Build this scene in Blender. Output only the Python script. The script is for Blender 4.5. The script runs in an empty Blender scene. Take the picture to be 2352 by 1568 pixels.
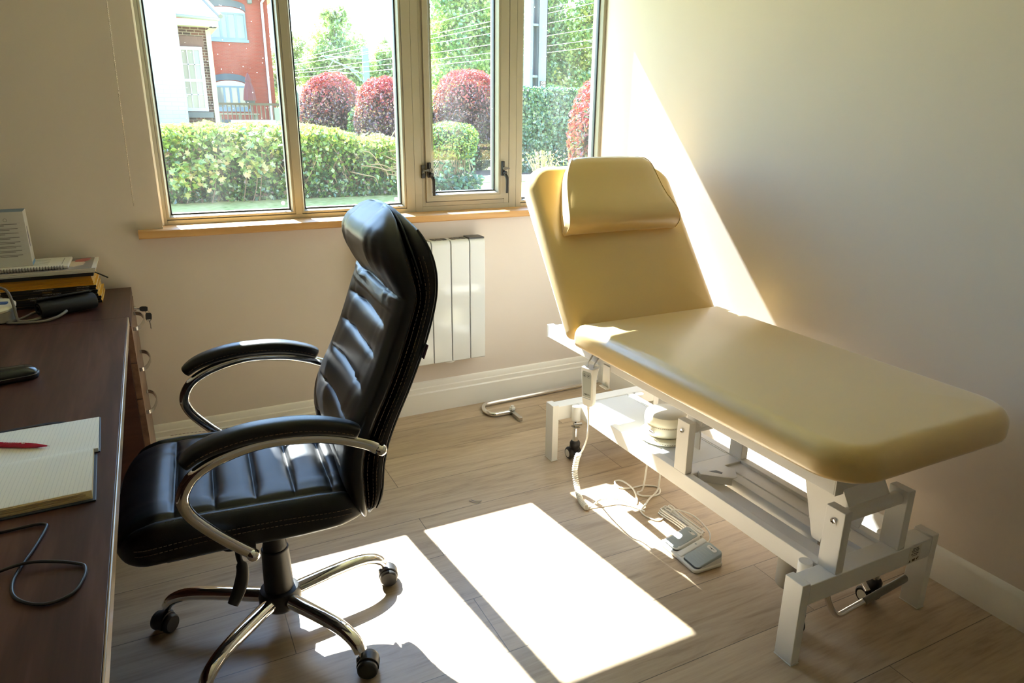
import bpy, bmesh, math, random
import numpy as np
from mathutils import Vector, Matrix, noise
random.seed(7); RNG = np.random.default_rng(11)
PI = math.pi
C = bpy.context.scene.collection
SC = bpy.context.scene

# ------------------------------------------------------------------ mesh helper
class MB:
    def __init__(s): s.v = []; s.f = []; s.m = []
    def add(s, vs, fs, m=0):
        b = len(s.v); s.v.extend([tuple(map(float, v)) for v in vs])
        for f in fs: s.f.append([b+i for i in f]); s.m.append(m)
        return s
    def box(s, x0, x1, y0, y1, z0, z1, m=0):
        vs = [(x,y,z) for x in (x0,x1) for y in (y0,y1) for z in (z0,z1)]
        return s.add(vs, [(0,1,3,2),(4,6,7,5),(0,4,5,1),(2,3,7,6),(0,2,6,4),(1,5,7,3)], m)
    def obox(s, M, hx, hy, hz, m=0):
        vs = [M @ Vector((x,y,z)) for x in (-hx,hx) for y in (-hy,hy) for z in (-hz,hz)]
        return s.add(vs, [(0,1,3,2),(4,6,7,5),(0,4,5,1),(2,3,7,6),(0,2,6,4),(1,5,7,3)], m)
    def loft(s, rings, cap0=True, cap1=True, closed=True, loop=False, m=0):
        n = len(rings[0]); b = len(s.v)
        for r in rings: s.v.extend([tuple(map(float, p)) for p in r])
        R = len(rings)
        for i in range(R if loop else R-1):
            for j in range(n if closed else n-1):
                a = b+i*n+j; c = b+i*n+(j+1)%n; i2 = (i+1)%R
                s.f.append([a, c, b+i2*n+(j+1)%n, b+i2*n+j]); s.m.append(m)
        if not loop:
            if cap0: s.f.append([b+j for j in range(n)][::-1]); s.m.append(m)
            if cap1: s.f.append([b+(R-1)*n+j for j in range(n)]); s.m.append(m)
        return s
    def tube(s, pts, r, n=12, cap=True, r2=None, up=None, loop=False, m=0):
        P = [Vector(p) for p in pts]; N = len(P)
        rr = r if isinstance(r, (list, tuple)) else [r]*N
        r2 = rr if r2 is None else (r2 if isinstance(r2, (list, tuple)) else [r2]*N)
        T = []
        for i in range(N):
            a = P[(i-1) % N] if (loop or i > 0) else P[i]; c = P[(i+1) % N] if (loop or i < N-1) else P[i]
            t = c-a; T.append(t.normalized() if t.length > 1e-9 else Vector((0,0,1)))
        u = Vector(up) if up is not None else (Vector((0,0,1)) if abs(T[0].z) < .9 else Vector((1,0,0)))
        rings = []
        for i in range(N):
            if up is not None: u = Vector(up)
            a = (u - T[i]*u.dot(T[i]))
            if a.length < 1e-6: a = T[i].orthogonal()
            a.normalize(); u = a; bb = T[i].cross(a)
            rings.append([P[i]+a*(rr[i]*math.cos(k*2*PI/n))+bb*(r2[i]*math.sin(k*2*PI/n)) for k in range(n)])
        return s.loft(rings, cap, cap, loop=loop, m=m)
    def cyl(s, p, q, r, n=24, r1=None, m=0): return s.tube([p, q], [r, r if r1 is None else r1], n, m=m)
    def lathe(s, prof, c=(0,0,0), M=None, n=32, m=0):
        M = M or Matrix.Identity(3); c = Vector(c)
        return s.loft([[c + M @ Vector((r*math.cos(k*2*PI/n), r*math.sin(k*2*PI/n), z)) for k in range(n)] for r, z in prof], m=m)
    def sphere(s, c, r, n=20, m=0, sc=(1,1,1)):
        k = n//2
        rings = [[(c[0]+r*sc[0]*math.sin(PI*i/k)*math.cos(2*PI*j/n), c[1]+r*sc[1]*math.sin(PI*i/k)*math.sin(2*PI*j/n), c[2]-r*sc[2]*math.cos(PI*i/k)) for j in range(n)] for i in [.03]+list(range(1, k))+[k-.03]]
        return s.loft(rings, m=m)
    def prism(s, poly, fn, d0, d1, m=0):
        return s.loft([[fn(a, b, d0) for a, b in poly], [fn(a, b, d1) for a, b in poly]], m=m)
    def sweep_rect(s, x0, x1, z0, z1, prof, m=0):   # a profile of (inset, y) mitred round a rectangle standing in XZ
        rings = []
        for k in range(4):
            r = []
            for o, y in prof:
                r.append([(x0+o, y, z0+o), (x1-o, y, z0+o), (x1-o, y, z1-o), (x0+o, y, z1-o)][k])
            rings.append(r)
        return s.loft(rings, loop=True, m=m)
    def xf(s, M):
        s.v = [tuple(M @ Vector(v)) for v in s.v]; return s

def obj(name, mb, mats, parent=None, smooth=38, bevel=0, seg=2, sub=0):
    me = bpy.data.meshes.new(name)
    me.from_pydata(mb.v, [], mb.f)
    bm = bmesh.new(); bm.from_mesh(me); bmesh.ops.recalc_face_normals(bm, faces=bm.faces[:]); bm.to_mesh(me); bm.free()
    mats = mats if isinstance(mats, (list, tuple)) else [mats]
    for mt in mats: me.materials.append(mt)
    if len(mats) > 1: me.polygons.foreach_set('material_index', mb.m)
    o = bpy.data.objects.new(name, me); C.objects.link(o)
    if smooth:
        me.polygons.foreach_set('use_smooth', [True]*len(me.polygons))
        if smooth < 180: me.set_sharp_from_angle(angle=math.radians(smooth))
    if bevel:
        b = o.modifiers.new('bevel', 'BEVEL'); b.width = bevel; b.segments = seg; b.limit_method = 'ANGLE'; b.angle_limit = math.radians(40); b.harden_normals = True
    if sub:
        b = o.modifiers.new('sub', 'SUBSURF'); b.levels = sub; b.render_levels = sub
    if parent: attach(o, parent)
    return o
def attach(o, parent):
    o.parent = parent
    if parent.parent is None and parent.type == 'EMPTY': o.matrix_parent_inverse = Matrix.Translation(parent.location).inverted()
def tag(o, label=None, cat=None, group=None, kind=None):
    if label: o['label'] = label
    if cat: o['category'] = cat
    if group: o['group'] = group
    if kind: o['kind'] = kind
    return o
def thing(name, label, cat, loc, group=None):
    o = bpy.data.objects.new(name, None); C.objects.link(o); o.location = loc; o.empty_display_size = .05
    return tag(o, label, cat, group)
def copy_tree(o, parent=None):
    c = o.copy(); C.objects.link(c)
    if parent: c.parent = parent
    for ch in list(o.children): copy_tree(ch, c)
    return c
def text(name, body, size, loc, rot, mat, parent=None, ax='CENTER', ext=.0002):
    cu = bpy.data.curves.new(name, 'FONT'); cu.body = body; cu.size = size; cu.align_x = ax; cu.align_y = 'CENTER'; cu.extrude = ext
    tmp = bpy.data.objects.new('tmp', cu); C.objects.link(tmp); bpy.context.view_layer.update()
    me = bpy.data.meshes.new_from_object(tmp.evaluated_get(bpy.context.evaluated_depsgraph_get())); bpy.data.objects.remove(tmp)
    me.name = name; me.materials.clear(); me.materials.append(mat); o = bpy.data.objects.new(name, me); C.objects.link(o)
    M = rot if isinstance(rot, Matrix) else None
    if M is not None: o.matrix_world = Matrix.Translation(loc) @ M.to_4x4()
    else: o.location = loc; o.rotation_euler = rot
    if parent: attach(o, parent)
    return o
def smoothpath(pts, k=8, loop=False):
    P = [Vector(p) for p in pts]; n = len(P); out = []
    for i in range(n if loop else n-1):
        g = lambda j: P[j % n] if loop else P[max(0, min(n-1, j))]
        a, b, c, d = g(i-1), g(i), g(i+1), g(i+2)
        for t in range(k):
            t /= k
            out.append(.5*((2*b)+(c-a)*t+(2*a-5*b+4*c-d)*t*t+(3*b-a-3*c+d)*t**3))
    if not loop: out.append(P[-1])
    return out
def lerp_tab(tab, x):
    if x <= tab[0][0]: return tab[0][1]
    for (a, b), (c, d) in zip(tab, tab[1:]):
        if x <= c:
            t = (x-a)/(c-a); return b+(d-b)*t
    return tab[-1][1]
def smooth_tab(tab, x, w=.02): return (lerp_tab(tab, x-w)+2*lerp_tab(tab, x)+lerp_tab(tab, x+w))/4

# ------------------------------------------------------------------ materials
def mat(name, col, rough=.5, metal=0, spec=.5, coat=0, bump=0, bscale=60, var=0, vscale=8, stretch=(1,1,1), alpha=1, emit=None, sheen=0):
    m = bpy.data.materials.new(name); m.use_nodes = True; nt = m.node_tree; N = nt.nodes; L = nt.links
    b = N['Principled BSDF']
    b.inputs['Base Color'].default_value = (*col, 1); b.inputs['Roughness'].default_value = rough; b.inputs['Metallic'].default_value = metal
    b.inputs['Specular IOR Level'].default_value = spec; b.inputs['Coat Weight'].default_value = coat; b.inputs['Coat Roughness'].default_value = .15
    if sheen: b.inputs['Sheen Weight'].default_value = sheen; b.inputs['Sheen Roughness'].default_value = .35
    if var or bump:
        tc = N.new('ShaderNodeTexCoord'); mp = N.new('ShaderNodeMapping'); mp.inputs['Scale'].default_value = stretch
        L.new(tc.outputs['Object'], mp.inputs['Vector'])
    if var:
        n = N.new('ShaderNodeTexNoise'); n.inputs['Scale'].default_value = vscale; n.inputs['Detail'].default_value = 4
        L.new(mp.outputs[0], n.inputs['Vector'])
        mx = N.new('ShaderNodeMix'); mx.data_type = 'RGBA'
        mx.inputs['A'].default_value = (*[c*(1-var) for c in col], 1); mx.inputs['B'].default_value = (*[min(1, c*(1+var)) for c in col], 1)
        L.new(n.outputs['Fac'], mx.inputs['Factor']); L.new(mx.outputs['Result'], b.inputs['Base Color'])
    if bump:
        n = N.new('ShaderNodeTexNoise'); n.inputs['Scale'].default_value = bscale; n.inputs['Detail'].default_value = 3
        L.new(mp.outputs[0], n.inputs['Vector'])
        bp = N.new('ShaderNodeBump'); bp.inputs['Strength'].default_value = bump; bp.inputs['Distance'].default_value = .002
        L.new(n.outputs['Fac'], bp.inputs['Height']); L.new(bp.outputs[0], b.inputs['Normal'])
    return m
def nodes(name):
    m = bpy.data.materials.new(name); m.use_nodes = True; nt = m.node_tree
    return m, nt.nodes, nt.links, nt.nodes['Principled BSDF']
def ramp(N, stops):
    r = N.new('ShaderNodeValToRGB'); e = r.color_ramp.elements
    e[0].position, e[0].color = stops[0][0], (*stops[0][1], 1); e[1].position, e[1].color = stops[-1][0], (*stops[-1][1], 1)
    for p, c in stops[1:-1]:
        x = e.new(p); x.color = (*c, 1)
    return r
def wood(name, cols, along='Y', rough=.4, scale=1.0, spec=.4, fine=90):
    m, N, L, b = nodes(name)
    tc = N.new('ShaderNodeTexCoord'); mp = N.new('ShaderNodeMapping')
    s = {'X': (.7, 9, 9), 'Y': (9, .7, 9), 'Z': (9, 9, .7)}[along]
    mp.inputs['Scale'].default_value = [q*scale for q in s]
    L.new(tc.outputs['Object'], mp.inputs['Vector'])
    n1 = N.new('ShaderNodeTexNoise'); n1.inputs['Scale'].default_value = 1.6; n1.inputs['Detail'].default_value = 5; n1.inputs['Distortion'].default_value = .8
    n2 = N.new('ShaderNodeTexNoise'); n2.inputs['Scale'].default_value = fine/9; n2.inputs['Detail'].default_value = 3
    L.new(mp.outputs[0], n1.inputs['Vector']); L.new(mp.outputs[0], n2.inputs['Vector'])
    ma = N.new('ShaderNodeMath'); ma.operation = 'MULTIPLY_ADD'; ma.inputs[1].default_value = .25
    L.new(n2.outputs['Fac'], ma.inputs[0]); L.new(n1.outputs['Fac'], ma.inputs[2])
    r = ramp(N, [(.38, cols[0]), (.62, cols[1]), (.88, cols[2])]); L.new(ma.outputs[0], r.inputs[0])
    L.new(r.outputs[0], b.inputs['Base Color']); b.inputs['Roughness'].default_value = rough; b.inputs['Specular IOR Level'].default_value = spec
    bp = N.new('ShaderNodeBump'); bp.inputs['Strength'].default_value = .06; bp.inputs['Distance'].default_value = .001
    L.new(n2.outputs['Fac'], bp.inputs['Height']); L.new(bp.outputs[0], b.inputs['Normal'])
    return m
def floor_mat():
    m, N, L, b = nodes('oak laminate')
    tc = N.new('ShaderNodeTexCoord'); mp = N.new('ShaderNodeMapping'); mp.inputs['Location'].default_value = (-.69+1.38*2, -.164+.24*20, 0)
    L.new(tc.outputs['Object'], mp.inputs['Vector'])
    br = N.new('ShaderNodeTexBrick'); br.inputs['Scale'].default_value = 1; br.inputs['Brick Width'].default_value = 1.38; br.inputs['Row Height'].default_value = .24
    br.inputs['Mortar Size'].default_value = .0011; br.inputs['Mortar Smooth'].default_value = .1; br.offset = .37; br.offset_frequency = 2
    br.inputs['Color1'].default_value = (0, 0, 0, 1); br.inputs['Color2'].default_value = (1, 1, 1, 1); br.inputs['Mortar'].default_value = (.5, .5, .5, 1)
    L.new(mp.outputs[0], br.inputs['Vector'])
    # offset the grain per plank
    vm = N.new('ShaderNodeVectorMath'); vm.operation = 'MULTIPLY_ADD'; vm.inputs[1].default_value = (7, 3, 5)
    L.new(br.outputs['Color'], vm.inputs[0]); L.new(tc.outputs['Object'], vm.inputs[2])
    m2 = N.new('ShaderNodeMapping'); m2.inputs['Scale'].default_value = (1.3, 11, 1); L.new(vm.outputs[0], m2.inputs['Vector'])
    n1 = N.new('ShaderNodeTexNoise'); n1.inputs['Scale'].default_value = 1.5; n1.inputs['Detail'].default_value = 6; n1.inputs['Distortion'].default_value = 1.6; n1.inputs['Roughness'].default_value = .6
    n2 = N.new('ShaderNodeTexNoise'); n2.inputs['Scale'].default_value = 11; n2.inputs['Detail'].default_value = 4
    L.new(m2.outputs[0], n1.inputs['Vector'])
    m3 = N.new('ShaderNodeMapping'); m3.inputs['Scale'].default_value = (1.1, 14, 1); L.new(vm.outputs[0], m3.inputs['Vector']); L.new(m3.outputs[0], n2.inputs['Vector'])
    ma = N.new('ShaderNodeMath'); ma.operation = 'MULTIPLY_ADD'; ma.inputs[1].default_value = .42; L.new(n2.outputs['Fac'], ma.inputs[0]); L.new(n1.outputs['Fac'], ma.inputs[2])
    r = ramp(N, [(.42, FL[0]), (.66, FL[1]), (.95, FL[2])]); L.new(ma.outputs[0], r.inputs[0])
    hs = N.new('ShaderNodeHueSaturation'); mr = N.new('ShaderNodeMapRange'); mr.inputs[3].default_value = .88; mr.inputs[4].default_value = 1.08
    L.new(br.outputs['Color'], mr.inputs[0]); L.new(mr.outputs[0], hs.inputs['Value']); L.new(r.outputs[0], hs.inputs['Color'])
    mx = N.new('ShaderNodeMix'); mx.data_type = 'RGBA'; mx.inputs['B'].default_value = (.09, .065, .045, 1)
    L.new(br.outputs['Fac'], mx.inputs['Factor']); L.new(hs.outputs[0], mx.inputs['A']); L.new(mx.outputs['Result'], b.inputs['Base Color'])
    b.inputs['Roughness'].default_value = .36; b.inputs['Specular IOR Level'].default_value = .75
    bp = N.new('ShaderNodeBump'); bp.inputs['Strength'].default_value = .12; bp.inputs['Distance'].default_value = .001
    L.new(ma.outputs[0], bp.inputs['Height']); L.new(bp.outputs[0], b.inputs['Normal'])
    return m
FL = [(.27, .185, .11), (.43, .32, .21), (.53, .415, .285)]
def brick_mat(name, c1, c2, mortar, bw=.225, bh=.075, ms=.010, rough=.85):
    m, N, L, b = nodes(name)
    tc = N.new('ShaderNodeTexCoord'); sp = N.new('ShaderNodeSeparateXYZ'); cb = N.new('ShaderNodeCombineXYZ')
    ad = N.new('ShaderNodeMath'); ad.operation = 'ADD'
    L.new(tc.outputs['Object'], sp.inputs[0]); L.new(sp.outputs['X'], ad.inputs[0]); L.new(sp.outputs['Y'], ad.inputs[1]); L.new(ad.outputs[0], cb.inputs[0]); L.new(sp.outputs['Z'], cb.inputs[1])
    br = N.new('ShaderNodeTexBrick'); br.inputs['Scale'].default_value = 1; br.inputs['Brick Width'].default_value = bw; br.inputs['Row Height'].default_value = bh; br.inputs['Mortar Size'].default_value = ms
    br.inputs['Color1'].default_value = (*c1, 1); br.inputs['Color2'].default_value = (*c2, 1); br.inputs['Mortar'].default_value = (*mortar, 1)
    L.new(cb.outputs[0], br.inputs['Vector']); L.new(br.outputs['Color'], b.inputs['Base Color']); b.inputs['Roughness'].default_value = rough; b.inputs['Specular IOR Level'].default_value = .15
    return m
def leaf_mat(name, col, trans=.45, gloss=.35):
    m, N, L, b = nodes(name)
    N.remove(b); out = N['Material Output']
    d = N.new('ShaderNodeBsdfDiffuse'); d.inputs[0].default_value = (*col, 1)
    t = N.new('ShaderNodeBsdfTranslucent'); t.inputs[0].default_value = (min(1, col[0]*1.3), min(1, col[1]*1.25), col[2]*.8, 1)
    g = N.new('ShaderNodeBsdfGlossy'); g.inputs['Roughness'].default_value = gloss; g.inputs[0].default_value = (.9, .95, 1, 1)
    a = N.new('ShaderNodeMixShader'); a.inputs[0].default_value = trans; L.new(d.outputs[0], a.inputs[1]); L.new(t.outputs[0], a.inputs[2])
    c = N.new('ShaderNodeMixShader'); c.inputs[0].default_value = .09; L.new(a.outputs[0], c.inputs[1]); L.new(g.outputs[0], c.inputs[2])
    L.new(c.outputs[0], out.inputs[0])
    return m
def glass_mat(name, tint=(.97, 1, .985), refl=.06, dust=.016, specks=True):
    m, N, L, b = nodes(name); N.remove(b); out = N['Material Output']
    t = N.new('ShaderNodeBsdfTransparent'); t.inputs[0].default_value = (*tint, 1)
    g = N.new('ShaderNodeBsdfGlossy'); g.inputs['Roughness'].default_value = .01; g.inputs[0].default_value = (1, 1, 1, 1)
    fr = N.new('ShaderNodeFresnel'); fr.inputs[0].default_value = 1.45
    ge = N.new('ShaderNodeNewGeometry'); iv = N.new('ShaderNodeMath'); iv.operation = 'SUBTRACT'; iv.inputs[0].default_value = 1; L.new(ge.outputs['Backfacing'], iv.inputs[1])
    ff = N.new('ShaderNodeMath'); ff.operation = 'MULTIPLY'; L.new(fr.outputs[0], ff.inputs[0]); L.new(iv.outputs[0], ff.inputs[1])
    a = N.new('ShaderNodeMixShader'); L.new(ff.outputs[0], a.inputs[0]); L.new(t.outputs[0], a.inputs[1]); L.new(g.outputs[0], a.inputs[2])
    d = N.new('ShaderNodeBsdfDiffuse'); d.inputs[0].default_value = (.8, .8, .8, 1); tr = N.new('ShaderNodeBsdfTranslucent'); tr.inputs[0].default_value = (.85, .85, .82, 1)
    dd = N.new('ShaderNodeMixShader'); dd.inputs[0].default_value = .7; L.new(d.outputs[0], dd.inputs[1]); L.new(tr.outputs[0], dd.inputs[2])
    tc = N.new('ShaderNodeTexCoord'); n = N.new('ShaderNodeTexNoise'); n.inputs['Scale'].default_value = 5; n.inputs['Detail'].default_value = 5
    mp = N.new('ShaderNodeMapping'); mp.inputs['Scale'].default_value = (1.6, 1, .6); L.new(tc.outputs['Object'], mp.inputs[0]); L.new(mp.outputs[0], n.inputs['Vector'])
    mr = N.new('ShaderNodeMapRange'); mr.inputs[1].default_value = .45; mr.inputs[2].default_value = .8; mr.inputs[3].default_value = dust*.3; mr.inputs[4].default_value = dust*1.1; L.new(n.outputs['Fac'], mr.inputs[0])
    last = mr.outputs[0]
    if specks:
        v = N.new('ShaderNodeTexVoronoi'); v.inputs['Scale'].default_value = 38; L.new(tc.outputs['Object'], v.inputs['Vector'])
        vr = N.new('ShaderNodeMapRange'); vr.inputs[1].default_value = .075; vr.inputs[2].default_value = .05; vr.inputs[3].default_value = 0; vr.inputs[4].default_value = .5; L.new(v.outputs['Distance'], vr.inputs[0])
        sx = N.new('ShaderNodeSeparateXYZ'); L.new(tc.outputs['Object'], sx.inputs[0])
        zr = N.new('ShaderNodeMapRange'); zr.inputs[1].default_value = 1.25; zr.inputs[2].default_value = 1.5; L.new(sx.outputs['Z'], zr.inputs[0])
        mu = N.new('ShaderNodeMath'); mu.operation = 'MULTIPLY'; L.new(vr.outputs[0], mu.inputs[0]); L.new(zr.outputs[0], mu.inputs[1])
        ad = N.new('ShaderNodeMath'); ad.operation = 'ADD'; L.new(last, ad.inputs[0]); L.new(mu.outputs[0], ad.inputs[1]); last = ad.outputs[0]
    e = N.new('ShaderNodeMixShader'); L.new(last, e.inputs[0]); L.new(a.outputs[0], e.inputs[1]); L.new(dd.outputs[0], e.inputs[2])
    L.new(e.outputs[0], out.inputs[0])
    return m

PAINT = mat('wall paint', (.69, .612, .54), .75, spec=.25, bump=.05, bscale=350, var=.03, vscale=3)
CEIL = mat('ceiling paint', (.86, .85, .82), .8)
TRIM = mat('cream trim paint', (.86, .83, .76), .38, spec=.4)
FLOORM = floor_mat()
FRAME = mat('window frame coat', (.37, .345, .27), .42, spec=.4)
GASK = mat('black gasket', (.012, .014, .018), .5)
GLASS = glass_mat('window glass')
OAK = wood('oak sill', [(.40, .20, .065), (.60, .33, .12), (.72, .44, .19)], 'X', .45)
WALNUT = wood('walnut laminate', [(.030, .0115, .0085), (.066, .0255, .0185), (.125, .058, .044)], 'Y', .36, 1.5, spec=.35)
WALNUTX = wood('walnut side laminate', [(.045, .016, .011), (.08, .030, .020), (.12, .048, .032)], 'X', .45, .8)
FRONTW = wood('walnut front with reflection', [(.10, .05, .032), (.19, .105, .068), (.28, .165, .11)], 'Y', .30, .9, spec=.5)  # paler than the other walnut: the wall's reflection is put into the colour
EDGE = mat('desk edging', (.46, .34, .22), .22, spec=.6)
LEATHER = mat('black leather', (.0085, .009, .0105), .34, spec=.42, bump=.14, bscale=1100, var=.15, vscale=30)
LEATHER2 = mat('black leather side', (.008, .008, .0085), .40, spec=.40, bump=.12, bscale=1100)
STITCH = mat('brown thread', (.16, .10, .06), .8)
CHROME = mat('chrome', (.83, .82, .80), .06, metal=1)
STEEL = mat('dull steel', (.55, .53, .50), .25, metal=1)
BLACKP = mat('black plastic', (.018, .018, .019), .42, spec=.45)
VINYL = mat('cream vinyl', (.68, .475, .18), .36, spec=.8, coat=.3, bump=.12, bscale=700, var=.02, vscale=5, sheen=.6)
VINYL2 = mat('pale cream vinyl', (.80, .74, .55), .38, spec=.4)
WHITEM = mat('white powder coat', (.80, .79, .75), .38, spec=.45)
GREYTRAY = mat('light grey tray', (.70, .72, .72), .45)
WHITEP = mat('white plastic', (.80, .79, .74), .4)
CORDM = mat('white cord', (.82, .80, .74), .5)
GREYP = mat('grey plastic', (.36, .42, .44), .5)
PANELG = mat('grey membrane', (.40, .42, .38), .5)
RADM = mat('white enamel', (.72, .73, .72), .12, spec=.5)
DARKG = mat('dark grey trim', (.06, .06, .06), .4)
INK = mat('black ink', (.02, .02, .02), .6)
WINK = mat('white ink', (.8, .8, .8), .6)
GOLDINK = mat('gold ink', (.75, .45, .08), .6)
BLUEINK = mat('blue ink', (.05, .12, .35), .6)
CLEARP = mat('clear plastic', (.80, .80, .76), .2)
SOIL = mat('soil', (.07, .05, .035), .9, var=.3)
SKY, SUN, SPOT, EXPO  = .8, 30, 16, .95
# ------------------------------------------------------------------ the room
XR, YW, XL, YB, ZC = 2.022, 2.965, -1.25, -2.2, 2.45
YF, YG = 3.045, 3.08          # window frame face and glass
def struct(name, mb, m, **k): return tag(obj(name, mb, m, **k), kind='structure')
struct('floor', MB().box(XL-.1, XR+.12, YB-.1, 3.3, -.12, 0), FLOORM, smooth=0)
struct('ceiling', MB().box(XL-.1, XR+.12, YB-.1, 3.3, ZC, ZC+.12), CEIL, smooth=0)
struct('wall_right', MB().box(XR, XR+.12, YB-.1, 3.086, 0, ZC), PAINT, smooth=0)
struct('wall_left', MB().box(XL-.1, XL, YB-.1, 3.12, 0, ZC), PAINT, smooth=0)
struct('wall_front', MB().box(XL-.1, XR+.12, YB-.1, YB, 0, ZC), PAINT, smooth=0)
WX0, WZ0, WZ1 = .0140, .905, 2.2
w = MB().box(XL-.1, WX0, YW, 3.12, 0, ZC).box(WX0, XR, YW, 3.12, 0, WZ0).box(WX0, XR, YW, 3.12, WZ1, ZC)
struct('wall_back', w, PAINT, smooth=0)
BRICKO = brick_mat('house brick', (.35, .14, .08), (.28, .11, .07), (.5, .47, .42))
o = MB().box(XL-.1, -.02, 3.12, 3.30, -.1, 5.7).box(-.02, XR+.6, 3.12, 3.30, -.1, .89).box(-.02, XR+.6, 3.12, 3.30, 2.14, 5.7).box(XR+.36, XR+.6, 3.12, 3.3, .89, 2.14)
struct('wall_outer', o, BRICKO, smooth=0)
# skirting: tall two-step moulding under the window, plain rounded one on the right wall
def skirt(prof, fn, a0, a1): return MB().loft([[fn(a0, d, z) for d, z in prof], [fn(a1, d, z) for d, z in prof]])
P1 = [(0, 0), (.018, 0), (.018, .098), (.015, .102), (.0135, .104), (.0135, .124), (.012, .126), (.0095, .128), (.0085, .146), (.006, .152), (0, .156)]
struct('baseboard_back', skirt(P1, lambda a, d, z: (a, YW-d, z), XL, XR), TRIM, smooth=30)
P2 = [(0, 0), (.015, 0), (.015, .092), (.013, .099), (.008, .106), (.004, .110), (0, .111)]
struct('baseboard_right', skirt(P2, lambda a, d, z: (XR-d, a, z), YB, YW-.0005), TRIM, smooth=30)
struct('baseboard_left', skirt(P2, lambda a, d, z: (XL+d, a, z), YB, YW-.02), TRIM, smooth=30)
struct('trim_1', MB().box(WX0, .0214, YF-.012, YF+.02, .941, 2.19), TRIM, smooth=0)

# ------------------------------------------------------------------ the window
W = bpy.data.objects.new('window_1', None); C.objects.link(W); W.location = (1.0, YF, .94); W['kind'] = 'structure'
fr = MB()
YO = 3.122
def bar(x0, x1, z0, z1, y0=YF, y1=YO): fr.box(x0, x1, y0, y1, z0, z1)
Z0, ZT = .9395, 2.2
bar(.0215, .0335, Z0, ZT); bar(.0335, 1.0057, Z0, .9575); bar(.5205, .5472, .9576, 2.14); bar(1.0057, 1.0445, Z0, ZT); bar(.0335, 1.0057, 2.14, ZT)
for x0, x1 in ((.0335, .5205), (.5472, 1.0057)):              # recessed rebates behind the beads
    fr.box(x0, x1, YF+.012, YO, .9575, .9605); fr.box(x0, x0+.0012, YF+.012, YO, .9605, 2.14); fr.box(x1-.0012, x1, YF+.012, YO, .9605, 2.14)
bar(1.0453, 1.079, Z0, ZT); bar(1.0795, 1.0945, .9630, ZT, YF+.001); bar(1.079, 1.5115, Z0, .9622); bar(1.0945, 1.4862, .9628, .9808, YF+.001); bar(1.4862, 1.5095, .9628, ZT, YF+.001); bar(1.5115, 1.5475, Z0, ZT); bar(1.0945, 1.4862, 2.14, ZT)
fr.box(1.0945, 1.4862, YF+.012, YO, .9808, .985); fr.box(1.482, 1.4862, YF+.014, YO, .98, 2.14)
bar(1.5483, 1.5735, Z0, ZT); bar(1.5735, 2.0215, Z0, .9575); bar(1.5735, 2.0215, 2.14, ZT); bar(2.0145, 2.0215, .9575, 2.14, YF+.004)
obj('window_frame', fr, FRAME, W, smooth=0, bevel=.0012)
def glaze(x0, x1, z0, z1, yf=YF+.004, yg=YG, nm='glazing_bead', par=W):
    b = MB().sweep_rect(x0, x1, z0, z1, [(0, yf), (.007, yf), (.0085, yf+.0015), (.0150, yg-.006), (.0150, yg), (0, yg)])
    p = obj(nm, b, FRAME, par, smooth=0)
    g = MB().sweep_rect(x0, x1, z0, z1, [(.0145, yg-.0075), (.0195, yg-.0075), (.0205, yg-.004), (.0205, yg+.012), (.0145, yg+.012)])
    obj('rubber_gasket', g, GASK, p, smooth=0)
    e = MB().box(x0+.019, x1-.019, yg+.002, yg+.004, z0+.019, z1-.019)
    obj('glass_pane', e, GLASS, p, smooth=0)
    e = MB().sweep_rect(x0, x1, z0, z1, [(0, yg), (.016, yg), (.016, YO+.004), (0, YO+.004)])
    obj('outer_bead', e, FRAME, p, smooth=0)
    return p
p1 = glaze(.0345, .5200, .9608, 2.139)
p2 = glaze(.5478, 1.0045, .9608, 2.139)
p4 = glaze(1.5738, 2.0142, .9608, 2.139)
# the opening casement
sash = obj('casement_sash', MB().sweep_rect(1.0958, 1.4815, .9845, 2.136, [(0, YF-.010), (.0002+.0195, YF-.010), (.0205, YF-.009), (.0205, YF+.030), (0, YF+.030)]), FRAME, W, smooth=0)
b = MB().sweep_rect(1.1160, 1.4612, 1.0048, 2.116, [(0, YF-.0075), (.0065, YF-.0075), (.008, YF-.006), (.0148, YG-.012), (.0148, YG), (0, YG)])
obj('casement_bead', b, FRAME, sash, smooth=0)
obj('casement_gasket', MB().sweep_rect(1.1160, 1.4612, 1.0048, 2.116, [(.0144, YG-.013), (.0195, YG-.013), (.0205, YG-.009), (.0205, YG+.010), (.0144, YG+.010)]), GASK, sash, smooth=0)
obj('casement_glass', MB().box(1.135, 1.442, YG-.002, YG, 1.024, 2.097), GLASS, sash, smooth=0)
obj('casement_sun_stop', MB().box(1.128, 1.149, YG+.001, YG+.03, 1.0, 2.12), FRAME, sash, smooth=0)  # unseen strip added outside the glass to narrow the sun patch
obj('casement_outer_bead', MB().sweep_rect(1.1160, 1.4612, 1.0048, 2.116, [(0, YG), (.016, YG), (.016, YG+.03), (0, YG+.03)]), FRAME, sash, smooth=0)
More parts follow.
